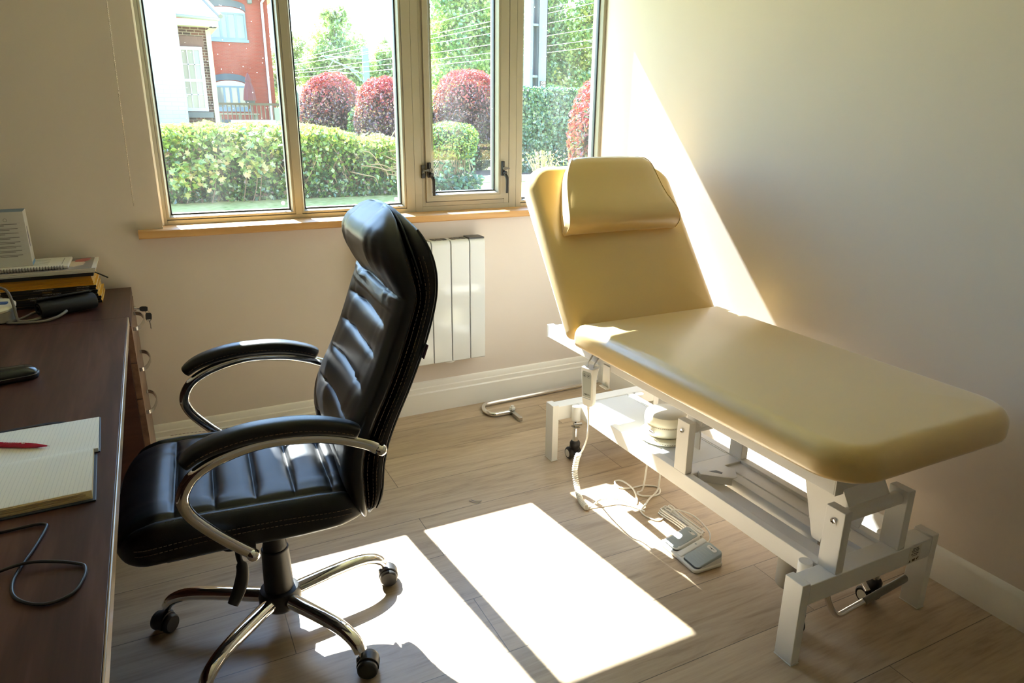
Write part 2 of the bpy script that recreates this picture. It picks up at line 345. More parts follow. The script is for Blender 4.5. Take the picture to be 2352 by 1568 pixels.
def window_handle(x, z, dx, keep):
    y = YF-.010
    b = MB().box(x-.0085, x+.0085, y-.011, y, z-.030, z+.036)
    b.box(x-.006, x+.006, y-.016, y-.011, z+.004, z+.034)
    h = obj('window_handle', b, BLACKP, W, bevel=.003)
    q = MB().cyl((x+.004, y-.011, z+.004), (x+.004, y-.021, z+.004), .0085, 16).prism([(x+.010, z+.011), (x+.010, z-.003), (x+dx, z+.001), (x+dx, z+.005)] if dx > 0 else [(x+.002, z+.011), (x+.002, z-.003), (x+dx, z-.001), (x+dx, z+.003)], lambda a, c, d: (a, d, c), y-.018, y-.006)
    obj('latch_tongue', q, STEEL if False else mat('worn black', (.10, .095, .08), .4), h, bevel=.001)
    lv = smoothpath([(x+.004, y-.014, z-.016), (x+.008, y-.020, z-.026), (x+.012, y-.026, z-.040), (x+.0135, y-.026, z-.070), (x+.014, y-.024, z-.108)], 5)
    nn = len(lv); obj('lever', MB().tube(lv, [.0085-.0035*abs(i/nn-.35) for i in range(nn)], 12, r2=.0055), BLACKP, h)
    obj('lock_barrel', MB().cyl((x+.007, y-.010, z-.016), (x+.007, y-.026, z-.016), .0085, 18), BLACKP, h, bevel=.002)
    if keep:
        k = MB().box(x-.034, x-.019, y-.004, y+.010, z-.032, z-.012).box(x-.034, x-.019, y-.004, y+.010, z+.006, z+.024).box(x-.034, x-.028, y-.004, y+.010, z-.02, z+.01)
        obj('latch_keep', k, BLACKP, h, bevel=.001)
window_handle(1.1080, 1.121, -.030, True)
window_handle(1.4715, 1.120, .032, False)
# round paper stickers in the lower corners of the two left panes
STK = leaf_mat('sticker paper', (.80, .83, .84), .75)
for x, z, p in ((.478, 1.002, p1), (.966, .999, p2)):
    s = MB().cyl((x, YG+.0015, z), (x, YG+.0008, z), .0078, 28)
    s = obj('round_sticker', s, STK, p); k = MB()
    for a in (.0055, .0022):
        k.tube([(x+a*math.cos(t*PI/10), YG+.0007, z+a*math.sin(t*PI/10)) for t in range(20)], .0004, 4, loop=True)
    obj('sticker_print', k, mat('sticker ink', (.35, .42, .40), .7), p)
# oak window board
sb = MB().box(-.070, XR-.001, 2.919, YW-.0005, .9105, .9402).box(WX0+.0008, XR-.001, YW-.002, YF+.06, .9105, .9402)
obj('window_board', MB().loft([[(x, 2.919+.0, .9105+.004), (x, 2.919, .9402-.004), (x, 2.9202, .9402-.0012), (x, 2.9232, .9402), (x, YW+.0, .9402), (x, YW+.0, .9105), (x, 2.9232, .9105)] for x in (-.070, XR-.0005)]).box(WX0+.0008, XR-.0005, YW, YF+.06, .9105, .9402), OAK, W, smooth=25)
obj('outer_sill', MB().box(-.02, XR+.05, 3.122, 3.36, .885, .925), mat('stone sill', (.5, .48, .45), .8), W, smooth=0)
obj('soffit_board', MB().box(-.4, XR+.6, 3.12, 3.302, 2.139, 2.165), mat('white soffit', (.8, .8, .8), .6), W, smooth=0)
# roller blind rolled up above the picture, its bead chain hanging left of the window
bl = thing('roller_blind', 'roller blind with a thin metal bead chain hanging left of the window', 'blind', (1.0, 2.93, 2.26))
obj('blind_roll', MB().cyl((-.04, 2.925, 2.27), (2.0, 2.925, 2.27), .032, 28), mat('blind cloth', (.55, .5, .42), .9), bl)
for x0, x1 in ((-.075, -.045), (2.003, 2.018)): obj('bracket', MB().box(x0, x1, 2.89, YW-.0005, 2.235, 2.31), WHITEP, bl, bevel=.002)
ch = MB()
def chain(x0, y0):
    z = 2.245; k = 0
    while z > 1.034:
        t = (2.245-z)/1.21
        c = (x0-.024*t, y0, z)
        ch.add([(c[0]+a, c[1]+b2, c[2]+d) for a, b2, d in ((.0021,0,0),(-.0021,0,0),(0,.0021,0),(0,-.0021,0),(0,0,.0023),(0,0,-.0023))], [(0,2,4),(2,1,4),(1,3,4),(3,0,4),(2,0,5),(1,2,5),(3,1,5),(0,3,5)])
        z -= .0058
    ch.tube([(x0, y0, 2.245), (x0-.024, y0, 1.032)], .0006, 5)
chain(-.0475, 2.930); chain(-.0465, 2.9345)
obj('bead_chain', ch, mat('bead metal', (.42, .36, .28), .35, metal=.8), bl)

# ------------------------------------------------------------------ ceiling lamp over the couch side (out of the picture, its warm glow is on the right wall)
lm = thing('ceiling_downlight', 'recessed warm ceiling downlight near the right wall', 'lamp', (1.72, 1.9, 2.49))
obj('lamp_rim', MB().lathe([(.05, 0), (.052, -.006), (.042, -.008), (.040, 0)], (1.72, 1.9, ZC)), WHITEP, lm)

# ------------------------------------------------------------------ electric radiator
RX1, RY0, RY1, RZ0, RZ1 = 1.308, 2.872, 2.948, .268, .832
rd = thing('radiator', 'white electric wall radiator of upright fins under the window', 'radiator', (1.0, 2.91, RZ0))
fw = .0905
for i in range(6):
    x1 = RX1-.076-i*fw if i else RX1; x0 = x1-(fw-.004 if i else .0735)
    if i: x1 = RX1-.0775-(i-1)*fw; x0 = x1-fw+.004
    prof = [(RY1, RZ0+.01), (RY0+.004, RZ0), (RY0, RZ0+.004), (RY0, RZ1-.020), (RY0+.003, RZ1-.008), (RY0+.010, RZ1-.001), (RY0+.018, RZ1), (RY1, RZ1)]
    f = obj('fin', MB().prism(prof, lambda a, b, d: (d, a, b), x0, x1), RADM, rd, smooth=50, bevel=.003, seg=3)
    if i:
        s = MB()
        for k in (0, 1, 2):
            s.box(x0+.012+k*.024, x0+.030+k*.024, RY0+.022, RY1-.012, RZ1, RZ1+.0016)
        obj('vent_slots', s, DARKG, f, smooth=0)
obj('rear_core', MB().box(RX1-.50, RX1-.004, RY0+.012, RY1-.004, RZ0+.012, RZ1-.006), DARKG, rd, smooth=0)
obj('control_cap', MB().box(RX1-.076, RX1+.0005, RY0+.0075, RY1, RZ1-.001, RZ1+.006), DARKG, rd, bevel=.003)
for x0 in (.90, 1.16): obj('wall_bracket', MB().box(x0, x0+.03, RY1-.004, YW-.0005, .34, .74), WHITEM, rd)
obj('cable_gland', MB().lathe([(.001, 0), (.026, 0), (.024, -.010), (.001, -.013)], (1.136, 2.90, RZ0+.004)), WHITEP, rd)
# ------------------------------------------------------------------ the treatment couch
def plan(hx, hy, rcs, ins, z, n=9):
    pts = []
    for (sx, sy, a0), rc in zip(((-1,-1,PI), (1,-1,1.5*PI), (1,1,0), (-1,1,.5*PI)), rcs):
        r = max(rc-ins, .003); X = hx-ins-r; Y = hy-ins-r
        for k in range(n):
            a = a0+.5*PI*k/(n-1); pts.append((sx*X+r*math.cos(a), sy*Y+r*math.sin(a), z))
    return pts
def pad(hx, hy, t, rcs, rt, rb, M, crown=.004, side=.0, m=0, mb=None):
    R = [plan(hx, hy, rcs, rb+.06, -t/2)]
    for k in range(0, 7):
        a = .5*PI*k/6; R.append(plan(hx, hy, rcs, rb*(1-math.sin(a)), -t/2+rb*(1-math.cos(a))))
    for k in range(0, 11):
        a = .5*PI*k/10; R.append(plan(hx, hy, rcs, rt*(1-math.cos(a)), t/2-rt+rt*math.sin(a)))
    for ins, c in ((.04, .35), (.09, .75), (.16, .95), (.24, 1)):
        R.append(plan(hx, hy, rcs, rt+ins, t/2+crown*c))
    mb = mb or MB()
    return mb.loft([[M @ Vector(p) for p in r] for r in R], m=m)
cx = 1.596
co = thing('treatment_couch', 'white framed treatment couch with raised cream vinyl backrest along the right wall', 'couch', (cx, 1.6, 0))
# frame tubes
BZ0, BZ1 = .180, .239
for nm, x0, y0 in (('leg', 1.323, .995), ('leg', 1.832, .995), ('leg', 1.326, 2.256), ('leg', 1.832, 2.256)):
    l = obj('leg', MB().box(x0, x0+.028, y0, y0+.057, .0015, .246), WHITEM, co, bevel=.0022)
    obj('foot_cap', MB().box(x0-.001, x0+.029, y0-.001, y0+.058, 0, .003), WHITEP, l, bevel=.001)
base = MB()
for y0 in (.9955, 2.2565): base.box(1.3505, 1.8325, y0, y0+.056, BZ0, BZ1)
base.box(1.443, 1.471, 1.0515, 2.2565, BZ0, BZ1-.0004).box(1.687, 1.715, 1.0515, 2.2565, BZ0, BZ1-.0004)
base.box(1.471, 1.687, 1.588, 1.646, BZ0+.012, BZ1-.004)
obj('base_frame', base, WHITEM, co, bevel=.0022)
# welded castor sleeves
for x, y in ((1.424, 1.076), (1.736, 1.076), (1.424, 2.236), (1.736, 2.236)):
    o = obj('castor_sleeve', MB().lathe([(.0165, BZ0-.002), (.0185, BZ0-.004), (.0185, BZ1-.002), (.0175, BZ1), (.0005, BZ1)], (x, y, 0), n=24), WHITEM, co)
    c = obj('castor', MB().cyl((x, y, .075), (x, y, BZ0-.005), .0125, 20), CHROME, co)
    h = MB().lathe([(.006, .086), (.017, .084), (.022, .074), (.021, .060), (.015, .046), (.010, .040)], (x, y, 0), n=20)
    h.loft([[(x-.011*s, y+dy, z) for dy, z in ((-.012, .072), (.020, .070), (.026, .052), (.018, .034), (.002, .030), (-.012, .048))] for s in (-1, 1)])
    obj('castor_fork', h, BLACKP, c, bevel=.002)
    for s in (-1, 1):
        q = MB().lathe([(.004, -.009), (.022, -.009), (.0262, -.004), (.0262, .004), (.022, .009), (.004, .009)], (x+s*.018, y+.012, .0265), Matrix.Rotation(PI/2, 3, 'Y'), n=24)
        obj('castor_wheel', q, BLACKP, c)
        obj('castor_disc', MB().lathe([(.001, 0), (.015, 0), (.0165, .001), (.001, .0015)], (x+s*.0272, y+.012, .0265), Matrix.Rotation(s*PI/2, 3, 'Y'), n=24), WHITEP, c)
obj('castor_lever', MB().box(1.395, 1.42, 2.195, 2.225, .158, .162).tube([(1.43, 2.20, .172), (1.40, 2.21, .170)], .006, 8), STEEL, co)
# uprights with pivot bolts
for x0 in (1.443, 1.687):
    for y0, zt in ((.9985, .418), (1.588, .420)):
        u = obj('upright', MB().box(x0, x0+.028, y0, y0+.058, BZ1-.0006, zt), WHITEM, co, bevel=.0022)
        s = -1 if x0 < 1.6 else 1
        xs = x0 if s < 0 else x0+.028
        b = MB().lathe([(.001, .003), (.0035, .004), (.0068, .0055), (.0085, .003), (.0085, 0)], (xs, y0+.030, zt-.034), Matrix.Rotation(s*PI/2, 3, 'Y'), n=20)
        obj('pivot_bolt', b, CHROME, u)
for yc in (1.0285, 1.618):
    p = obj('pivot_tube', MB().cyl((1.4715, yc, .388), (1.6865, yc, .388), .0185, 28), WHITEM, co)
    a = MB()
    near = yc < 1.3
    if near: poly = [(yc-.018, .386), (yc+.004, .408), (yc+.075, .522), (yc+.185, .522), (yc+.145, .420), (yc+.098, .262), (yc+.070, .262), (yc+.045, .372)]
    else: poly = [(yc-.015, .392), (yc-.060, .520), (yc+.055, .520), (yc+.030, .400), (yc-.002, .316), (yc-.026, .316), (yc-.024, .372)]
    for x0 in (1.497, 1.652): a.prism(poly, lambda u, v, d: (d, u, v), x0, x0+.005)
    if near: a.prism([(yc+.002, .404), (yc+.077, .520), (yc+.083, .516), (yc+.010, .400)], lambda u, v, d: (d, u, v), 1.502, 1.652)
    else: a.prism([(yc-.018, .392), (yc-.060, .518), (yc-.054, .518), (yc-.012, .396)], lambda u, v, d: (d, u, v), 1.502, 1.652)
    obj('lift_arm', a, WHITEM, p, smooth=0, bevel=.001)
# tray, actuator and motor
obj('tray_panel', MB().box(1.4712, 1.6868, 1.6462, 2.2562, .2285, .2345), GREYTRAY, co, bevel=.001)
obj('tray_lip', MB().box(1.4712, 1.476, 1.66, 2.248, .2345, .2362).box(1.682, 1.6868, 1.66, 2.248, .2345, .2362), WHITEM, co, smooth=0)
obj('side_channel', MB().box(1.4712, 1.552, 1.06, 1.588, .206, .212).box(1.4712, 1.487, 1.052, 1.588, .212, .222), WHITEM, co, smooth=0, bevel=.001)
obj('inner_channel', MB().box(1.612, 1.6868, 1.052, 1.588, .206, .212).box(1.628, 1.6868, 1.052, 1.588, .212, .227), WHITEM, co, smooth=0, bevel=.001)
obj('end_plate', MB().box(1.5525, 1.6115, 1.0515, 1.092, .206, .214), WHITEM, co, smooth=0)
hb = MB().box(1.566, 1.606, 1.155, 1.52, .196, .238)
hb.prism([(1.500, 1.592), (1.606, 1.585), (1.622, 1.548), (1.588, 1.500), (1.566, 1.500), (1.492, 1.566)], lambda a, b, d: (a, b, d), .2125, .240)
ah = obj('actuator_housing', hb, WHITEM, co, smooth=0, bevel=.002)
obj('painted_hole', MB().prism([(1.530, 1.572), (1.556, 1.566), (1.566, 1.545), (1.556, 1.538)], lambda a, b, d: (a, b, d), .2398, .2404), DARKG, ah, smooth=0)  # no opening, a dark prism stands for the shade in a hole
obj('actuator_rod', MB().cyl((1.587, 1.09, .222), (1.587, 1.16, .217), .011, 18), CHROME, co)
obj('clevis_pin', MB().cyl((1.560, 1.098, .268), (1.612, 1.098, .268), .006, 12).tube(smoothpath([(1.565, 1.098, .276), (1.548, 1.106, .282), (1.536, 1.112, .276), (1.542, 1.108, .268), (1.562, 1.100, .270)], 4), .0011, 6), CHROME, co)
obj('motor', MB().lathe([(.001, .062), (.026, .064), (.0315, .072), (.0315, .176), (.001, .178)], (1.502, 1.188, 0), n=28).box(1.525, 1.56, 1.165, 1.205, .13, .20), mat('motor grey', (.44, .43, .39), .45), co, bevel=.001)
# upper frame
RZ = .524
rail = MB().box(1.324, 1.352, .955, 2.312, RZ, RZ+.05).box(1.838, 1.866, .955, 2.312, RZ, RZ+.05)
for y0 in (.958, 1.50, 2.272): rail.box(1.352, 1.838, y0, y0+.036, RZ+.004, RZ+.046)
obj('upper_frame', rail, WHITEM, co, bevel=.002)
for x0 in (1.324, 1.838):
    for y0 in (.9515, 2.3119): obj('end_cap', MB().box(x0-.0005, x0+.0285, y0, y0+.0035, RZ-.001, RZ+.051), WHITEP, co, bevel=.001)
# pads
BX0, BX1 = 1.268, 1.936
hx = (BX1-BX0)/2; pxc = (BX0+BX1)/2
SY0, SY1 = .882, 2.037
M = Matrix.Translation((pxc, (SY0+SY1)/2, .619))
st = obj('seat_pad', pad(hx, (SY1-SY0)/2, .086, (.115, .115, .022, .022), .046, .018, M, crown=.006), VINYL, co, smooth=180)
obj('seat_board', MB().loft([[M @ Vector(p) for p in plan(hx-.022, (SY1-SY0)/2-.022, (.09, .09, .02, .02), 0, z)] for z in (-.0452, -.0362)]), mat('dark backing', (.10, .07, .04), .8), st, smooth=0)
D = Vector((0, .595, .804)).normalized(); NN = Vector((0, -.804, .595)).normalized(); P0 = Vector((0, 2.03, .65))
MBk = Matrix(((1, 0, 0, pxc), (0, D.y, NN.y, 0), (0, D.z, NN.z, 0), (0, 0, 0, 1)))
BL0, BL1, BT = -.030, .668, .080
cen = P0 + D*((BL0+BL1)/2) - NN*(BT/2)
MBk.translation = Vector((pxc, cen.y, cen.z))
bk = obj('backrest_pad', pad(hx, (BL1-BL0)/2, BT, (.030, .030, .105, .105), .040, .018, MBk, crown=.006), VINYL, co, smooth=180)
MB2 = MBk.copy()
obj('backrest_board', MB().loft([[MB2 @ Vector(p) for p in plan(hx-.022, (BL1-BL0)/2-.02, (.02, .02, .09, .09), 0, z)] for z in (-BT/2-.010, -BT/2+.002)]), WHITEM, bk, smooth=0)
br = MB()
for x0 in (1.37, 1.805):
    q = [P0+D*s-NN*(BT+.012) for s in (.02, .40)]
    br.tube([q[0], q[1], Vector((0, q[1].y+.0, q[1].z))], .011, 8) if False else br.prism([(q[0].y, q[0].z), (q[1].y, q[1].z), (q[1].y+.02, q[1].z-.02), (2.16, .572), (2.07, .572)], lambda u, v, d: (d, u, v), x0, x0+.02)
obj('hinge_bracket', br, WHITEM, co, smooth=0, bevel=.001)
cr = MB()
for k in range(3):
    cr.tube(smoothpath([MBk @ Vector((-hx+.012+k*.012, -.349+.012+k*.004, BT/2-.030+k*.006)), MBk @ Vector((-hx+.020+k*.012, -.349+.003, BT/2-.02+k*.003)), MBk @ Vector((-hx+.045+k*.012, -.349+.0015, BT/2-.014))], 5), .0022, 8)
obj('corner_fold', cr, VINYL, bk)
# serial label on the near crossbar
LBL = mat('label paper', (.72, .70, .62), .6)
lb = obj('rating_label', MB().box(1.738, 1.787, .9948, .9955, .184, .234), LBL, co, smooth=0)
for i, (z, t, sz) in enumerate(((.2275, 'TREATMENT', .0045), (.222, 'MODEL  230V 50Hz', .0038), (.2170, '1.2A  IPX4  DUTY', .0038), (.2105, 'S/N 1006 24071', .0050), (.2050, 'MADE IN EU', .0036))):
    text('label_text', t, sz, (1.7625, .9945, z), (PI/2, 0, 0), INK, lb)
ic = MB().prism([(1.742, .187), (1.749, .187), (1.7455, .1945)], lambda a, b, d: (a, d, b), .9943, .9948).box(1.755, 1.767, .9943, .9948, .187, .1945).prism([(1.774, .188), (1.780, .193), (1.782, .196), (1.777, .196), (1.772, .191)], lambda a, b, d: (a, d, b), .9943, .9948)
obj('label_icons', ic, [mat('label ochre', (.10, .07, .02), .6)], lb, smooth=0)
# foot bar that lowers the castors
pb = MB().tube(smoothpath([(1.492, 1.072, .178), (1.500, 1.066, .150), (1.518, 1.055, .090), (1.532, 1.045, .060), (1.550, 1.040, .050), (1.590, 1.038, .056), (1.66, 1.036, .068)], 6), .0085, 12)
pb.tube(smoothpath([(1.700, 1.20, .178), (1.69, 1.14, .140), (1.672, 1.05, .080)], 5), .0085, 12)
obj('castor_foot_bar', pb, CHROME, co)
pd = MB().tube([(1.640, 1.034, .066), (1.812, 1.034, .088)], .0125, 14, r2=.009)
obj('pedal_grip', pd, mat('pedal rubber', (.20, .19, .16), .45), co, bevel=.002)
# contoured head pillow strapped to the backrest
def bp(x, a, h): return Vector((x, 0, 0)) + P0 + D*a + NN*h
rows = [(.352, .006, 1.340, 1.849), (.350, .024, 1.338, 1.850), (.357, .056, 1.339, 1.848), (.372, .074, 1.340, 1.846), (.397, .081, 1.344, 1.841), (.432, .079, 1.352, 1.834), (.47, .073, 1.364, 1.825), (.51, .068, 1.377, 1.819), (.55, .066, 1.391, 1.815), (.585, .067, 1.406, 1.810), (.615, .068, 1.422, 1.802), (.640, .063, 1.440, 1.790), (.655, .051, 1.452, 1.780), (.662, .030, 1.458, 1.775), (.660, .008, 1.458, 1.775)]
top = []
for a, h, xl, xr in rows:
    top.append([bp(xl+(xr-xl)*u, a, h+.004*math.sin(PI*u) - .008*max(0, abs(u-.5)-.44)/.06) for u in [0, .02, .06, .2, .4, .6, .8, .94, .98, 1]])
pl = MB().loft(top, cap0=False, cap1=False, closed=False)
n = len(rows)
for xi in (2, 3):
    ring = [bp(r[xi], r[0], r[1]-(.008*.06/.06 if False else .008)) for r in rows]
    ctr = [bp(r[xi]+(.003 if xi == 3 else -.003), r[0]*.9+.05, .006+.5*(r[1]-.01)) for r in rows]
    pl.loft([ring, ctr], cap0=False, cap1=False, closed=False)
    low = [bp(r[xi], r[0]*.96+.02, .004) for r in rows]
    pl.loft([ctr, low], cap0=False, cap1=False, closed=False)
pi = thing('head_pillow', 'contoured cream vinyl head pillow at the top of the couch backrest', 'pillow', bp(1.59, .35, 0))
bm_ = obj('pillow_cover', pl, VINYL, pi, smooth=60)
for xi in (2, 3):
    ps = smoothpath([bp(r[xi], r[0], r[1]-.0065) for r in rows[1:-1]], 4)
    obj('piping', MB().tube(ps, .0016, 8), VINYL, bm_)

# ------------------------------------------------------------------ cream padded plug lying on the couch base
pg = thing('face_hole_plug', 'round cream padded plug with a wide brim on the base under the couch', 'cushion', (1.575, 1.868, .2345))
R2 = Matrix.Rotation(math.radians(-3), 3, 'X')
pc = (1.572, 1.858, .2365)
obj('brim', MB().lathe([(.001, 0), (.090, 0), (.0955, .004), (.0965, .010), (.093, .016), (.070, .020), (.05, .021)], pc, n=56), VINYL2, pg)
obj('plug_body', MB().lathe([(.05, .018), (.0725, .022), (.075, .030), (.0755, .062), (.0735, .066)], pc, n=48), VINYL2, pg)
obj('plug_cap', MB().lathe([(.070, .064), (.077, .066), (.078, .080), (.074, .096), (.062, .103), (.03, .1065), (.001, .107)], pc, n=48), VINYL2, pg)
sq = MB()
for rr, zz in ((.0762, .060), (.0965, .0085)):
    for k in range(70):
        a = k*2*PI/70
        sq.tube([(pc[0]+rr*math.cos(a+d), pc[1]+rr*math.sin(a+d), pc[2]+zz) for d in (0, .055)], .0008, 4)
obj('stitching', sq, STITCH, pg, smooth=0)
obj('zip_pull', MB().box(pc[0]-.082, pc[0]-.0755, pc[1]-.035, pc[1]-.010, pc[2]+.040, pc[2]+.047), CHROME, pg, bevel=.001)

# ------------------------------------------------------------------ remote handset hooked on the rail, its coiled lead, the cords on the floor
HM = Matrix(((.80, -.60, 0), (.60, .80, 0), (0, 0, 1)))      # handset axes: x along its width, y out of its back
hs = thing('handset', 'white remote handset with grey face hooked on the left rail of the couch', 'remote', (1.285, 1.94, .37))
# local: width a, thickness t, height h; leaning a little
HO = Vector((1.283, 1.935, .382)); ha = Vector((.30, -.954, 0)).normalized(); hn = Vector((-.954, -.30, 0)).normalized(); hu = Vector((.0, .06, 1)).normalized()
def hp(a, h, t): return HO + ha*a + hu*h + hn*t
hw = [(.000, .014), (.004, .020), (.020, .0235), (.060, .0245), (.110, .0265), (.128, .0275), (.140, .0265)]
rings = []
for h, w_ in hw:
    d = .0135 if h < .118 else .0135+.010*((h-.118)/.022)
    rings.append([hp(a, h + (.010 if False else 0), t) for a, t in ((-w_, .008), (-w_+.003, .0115), (w_-.003, .0115), (w_, .008), (w_, .011-d*1.6), (w_-.004, .011-d*1.9), (-w_+.004, .011-d*1.9), (-w_, .011-d*1.6))])
hb = obj('handset_body', MB().loft(rings), WHITEP, hs, smooth=30, bevel=.002)
f = MB().loft([[hp(a, h, t) for a, h in ((-.0185, .034), (.0185, .034), (.0205, .118), (.017, .127), (-.017, .127), (-.0205, .118))] for t in (.0114, .0124)])
fp = obj('handset_face', f, PANELG, hb, smooth=0)
obj('face_stripe', MB().loft([[hp(a, h, t) for a, h in ((-.0185, .028), (.0185, .028), (.0185, .031), (-.0185, .031))] for t in (.0114, .0119)]), GREYP, hb, smooth=0)
kb = MB()
for a0, s in ((-.009, 1), (.009, -1)):
    kb.tube([hp(a0+.0062*math.cos(k*PI/10), .113+.0062*math.sin(k*PI/10), .0126) for k in range(20)], .0004, 4, loop=True)
    kb.loft([[hp(a0+x, .113+s*z, t) for x, z in ((-.0035, -.001), (.0035, -.001), (0, .0028))] for t in (.0124, .0127)])
    kb.loft([[hp(a0+x, .113-s*.0028+z, t) for x, z in ((-.0035, -.0004), (.0035, -.0004), (.0035, .0004), (-.0035, .0004))] for t in (.0124, .0127)])
obj('button_marks', kb, INK, fp, smooth=0)
rotm = Matrix((ha, hu, hn)).transposed()
text('handset_lettering', 'TiMOX', .0085, hp(.002, .044, .0126), rotm, INK, fp)
hk = MB()
for a0 in (-.014, .014):
    hk.tube(smoothpath([hp(a0, .138, -.008), hp(a0, .152, -.014), hp(a0, .166, -.030), hp(a0, .176, -.040)], 5), .003, 8)
hk.box(1.3195, 1.3236, 1.885, 1.925, .478, .574) if False else None
obj('hook', hk, WHITEP, hs)
obj('hook_plate', MB().box(1.3205, 1.3236, 1.872, 1.912, .462, .540).box(1.3075, 1.3236, 1.872, 1.912, .460, .4635), WHITEM, hs, bevel=.001)
obj('strain_relief', MB().tube([hp(0, -.022, .001), hp(0, .002, .001)], [.004, .0055], 12), WHITEP, hs)
# coiled lead
lead = thing('coiled_lead', 'white coiled lead running from the handset down to the floor cords', 'cable', (1.27, 1.95, 0))
start = hp(0, -.020, .001)
axis = smoothpath([start, start+Vector((0, -.004, -.05)), (1.272, 1.92, .262), (1.283, 1.962, .193), (1.300, 2.012, .152)], 10)
obj('straight_lead', MB().tube(axis, .0028, 10), CORDM, lead)
spine = smoothpath([(1.300, 2.012, .152), (1.298, 2.020, .13), (1.292, 2.022, .075), (1.284, 1.990, .030), (1.262, 1.930, .0125), (1.252, 1.872, .0115)], 26)
turns = 30; NP = turns*14; cp = []
L_ = [0]
for a, b in zip(spine, spine[1:]): L_.append(L_[-1]+(b-a).length)
def at_len(s):
    for i in range(len(L_)-1):
        if s <= L_[i+1]+1e-9:
            t = (s-L_[i])/(L_[i+1]-L_[i]); return spine[i].lerp(spine[i+1], t), (spine[i+1]-spine[i]).normalized()
    return spine[-1], (spine[-1]-spine[-2]).normalized()
for i in range(NP+1):
    p, t = at_len(L_[-1]*i/NP)
    u = Vector((1, .2, 0)); u = (u-t*u.dot(t)).normalized(); v = t.cross(u)
    a = i*2*PI/14
    cp.append(p+u*.0085*math.cos(a)+v*.0085*math.sin(a))
obj('coil', MB().tube(cp, .0030, 7), CORDM, lead)
cz = .0032
fl_ = smoothpath([(1.252, 1.872, .010), (1.275, 1.878, .006), (1.323, 1.884, .020), (1.386, 1.864, .016), (1.425, 1.80, cz), (1.420, 1.745, cz), (1.445, 1.700, cz), (1.499, 1.727, cz), (1.52, 1.745, .006)], 8)
obj('floor_lead', MB().tube(fl_, .0026, 8), CORDM, lead)
cd = thing('power_cord', 'white looped cord hanging from the couch base onto the floor by the foot switch', 'cable', (1.5, 1.9, 0))
lp = smoothpath([(1.585, 1.955, .200), (1.575, 1.945, .150), (1.530, 1.905, .012), (1.494, 1.893, cz), (1.492, 1.868, cz), (1.530, 1.846, cz), (1.566, 1.852, cz), (1.588, 1.892, cz), (1.545, 1.925, cz), (1.49, 1.93, cz), (1.452, 1.955, cz), (1.462, 1.998, cz), (1.487, 1.985, cz+.004), (1.488, 1.915, cz+.006), (1.462, 1.855, cz+.004), (1.440, 1.825, cz)], 9)
obj('cord_loop', MB().tube(lp, .0034, 8), CORDM, cd)
lp = smoothpath([(1.612, 1.905, .200), (1.605, 1.900, .150), (1.575, 1.870, .030), (1.545, 1.850, .010), (1.500, 1.828, cz+.006), (1.46, 1.80, cz+.005), (1.435, 1.786, cz), (1.43, 1.765, cz+.006)], 9)
obj('cord_drop', MB().tube(lp, .0034, 8), CORDM, cd)
# tied bundle of flex beside the foot switch
bu = thing('cord_bundle', 'bundle of white flex folded in long loops behind the foot switch', 'cable', (1.5, 1.64, 0))
rb = random.Random(5)
for k in range(6):
    o = (k-2.5)*.0055; z = .0036+(k % 3)*.0058
    ptsb = smoothpath([(1.500+o, 1.748-abs(o)*.6, z), (1.517+o, 1.742, z+.002), (1.512+o*.8, 1.66+rb.uniform(-.004, .004), z+.003), (1.514+o, 1.570, z), (1.508+o, 1.548+abs(o), z), (1.494+o, 1.560, z+.002), (1.490+o*.8, 1.65, z+.004), (1.488+o, 1.735, z)], 7, loop=True)
    obj('flex_turn', MB().tube(ptsb, .0028, 7, loop=True), CORDM, bu)
obj('flex_tail', MB().tube(smoothpath([(1.49, 1.70, .012), (1.515, 1.705, .026), (1.545, 1.64, .030), (1.540, 1.56, .022), (1.522, 1.525, .018), (1.500, 1.512, .012), (1.478, 1.520, .02), (1.470, 1.535, .036)], 8), .0028, 8), CORDM, bu)
# ------------------------------------------------------------------ two-pedal foot switch
fs = thing('foot_switch', 'white two-pedal foot switch with grey treads on the floor under the couch', 'switch', (1.416, 1.495, 0))
FM = Matrix.Translation((1.4155, 1.497, 0)) @ Matrix.Rotation(math.radians(-1.5), 4, 'Z')
def rbox(x0, x1, y0, y1, z0, z1, rc, n=6):
    hx_, hy_ = (x1-x0)/2, (y1-y0)/2
    return [[(p[0]+(x0+x1)/2, p[1]+(y0+y1)/2, z) for p in plan(hx_, hy_, (rc,)*4, i, z0, n)] for z, i in ((z0, .001), (z0+.002, 0), (z1-.003, 0), (z1-.001, .001), (z1, .003))]
obj('switch_base', MB().loft(rbox(-.058, .058, -.094, .094, .0015, .012, .016)).xf(FM), WHITEP, fs, smooth=40)
obj('switch_underside', MB().loft(rbox(-.055, .055, -.092, .092, 0, .0016, .014)).xf(FM), DARKG, fs, smooth=0)
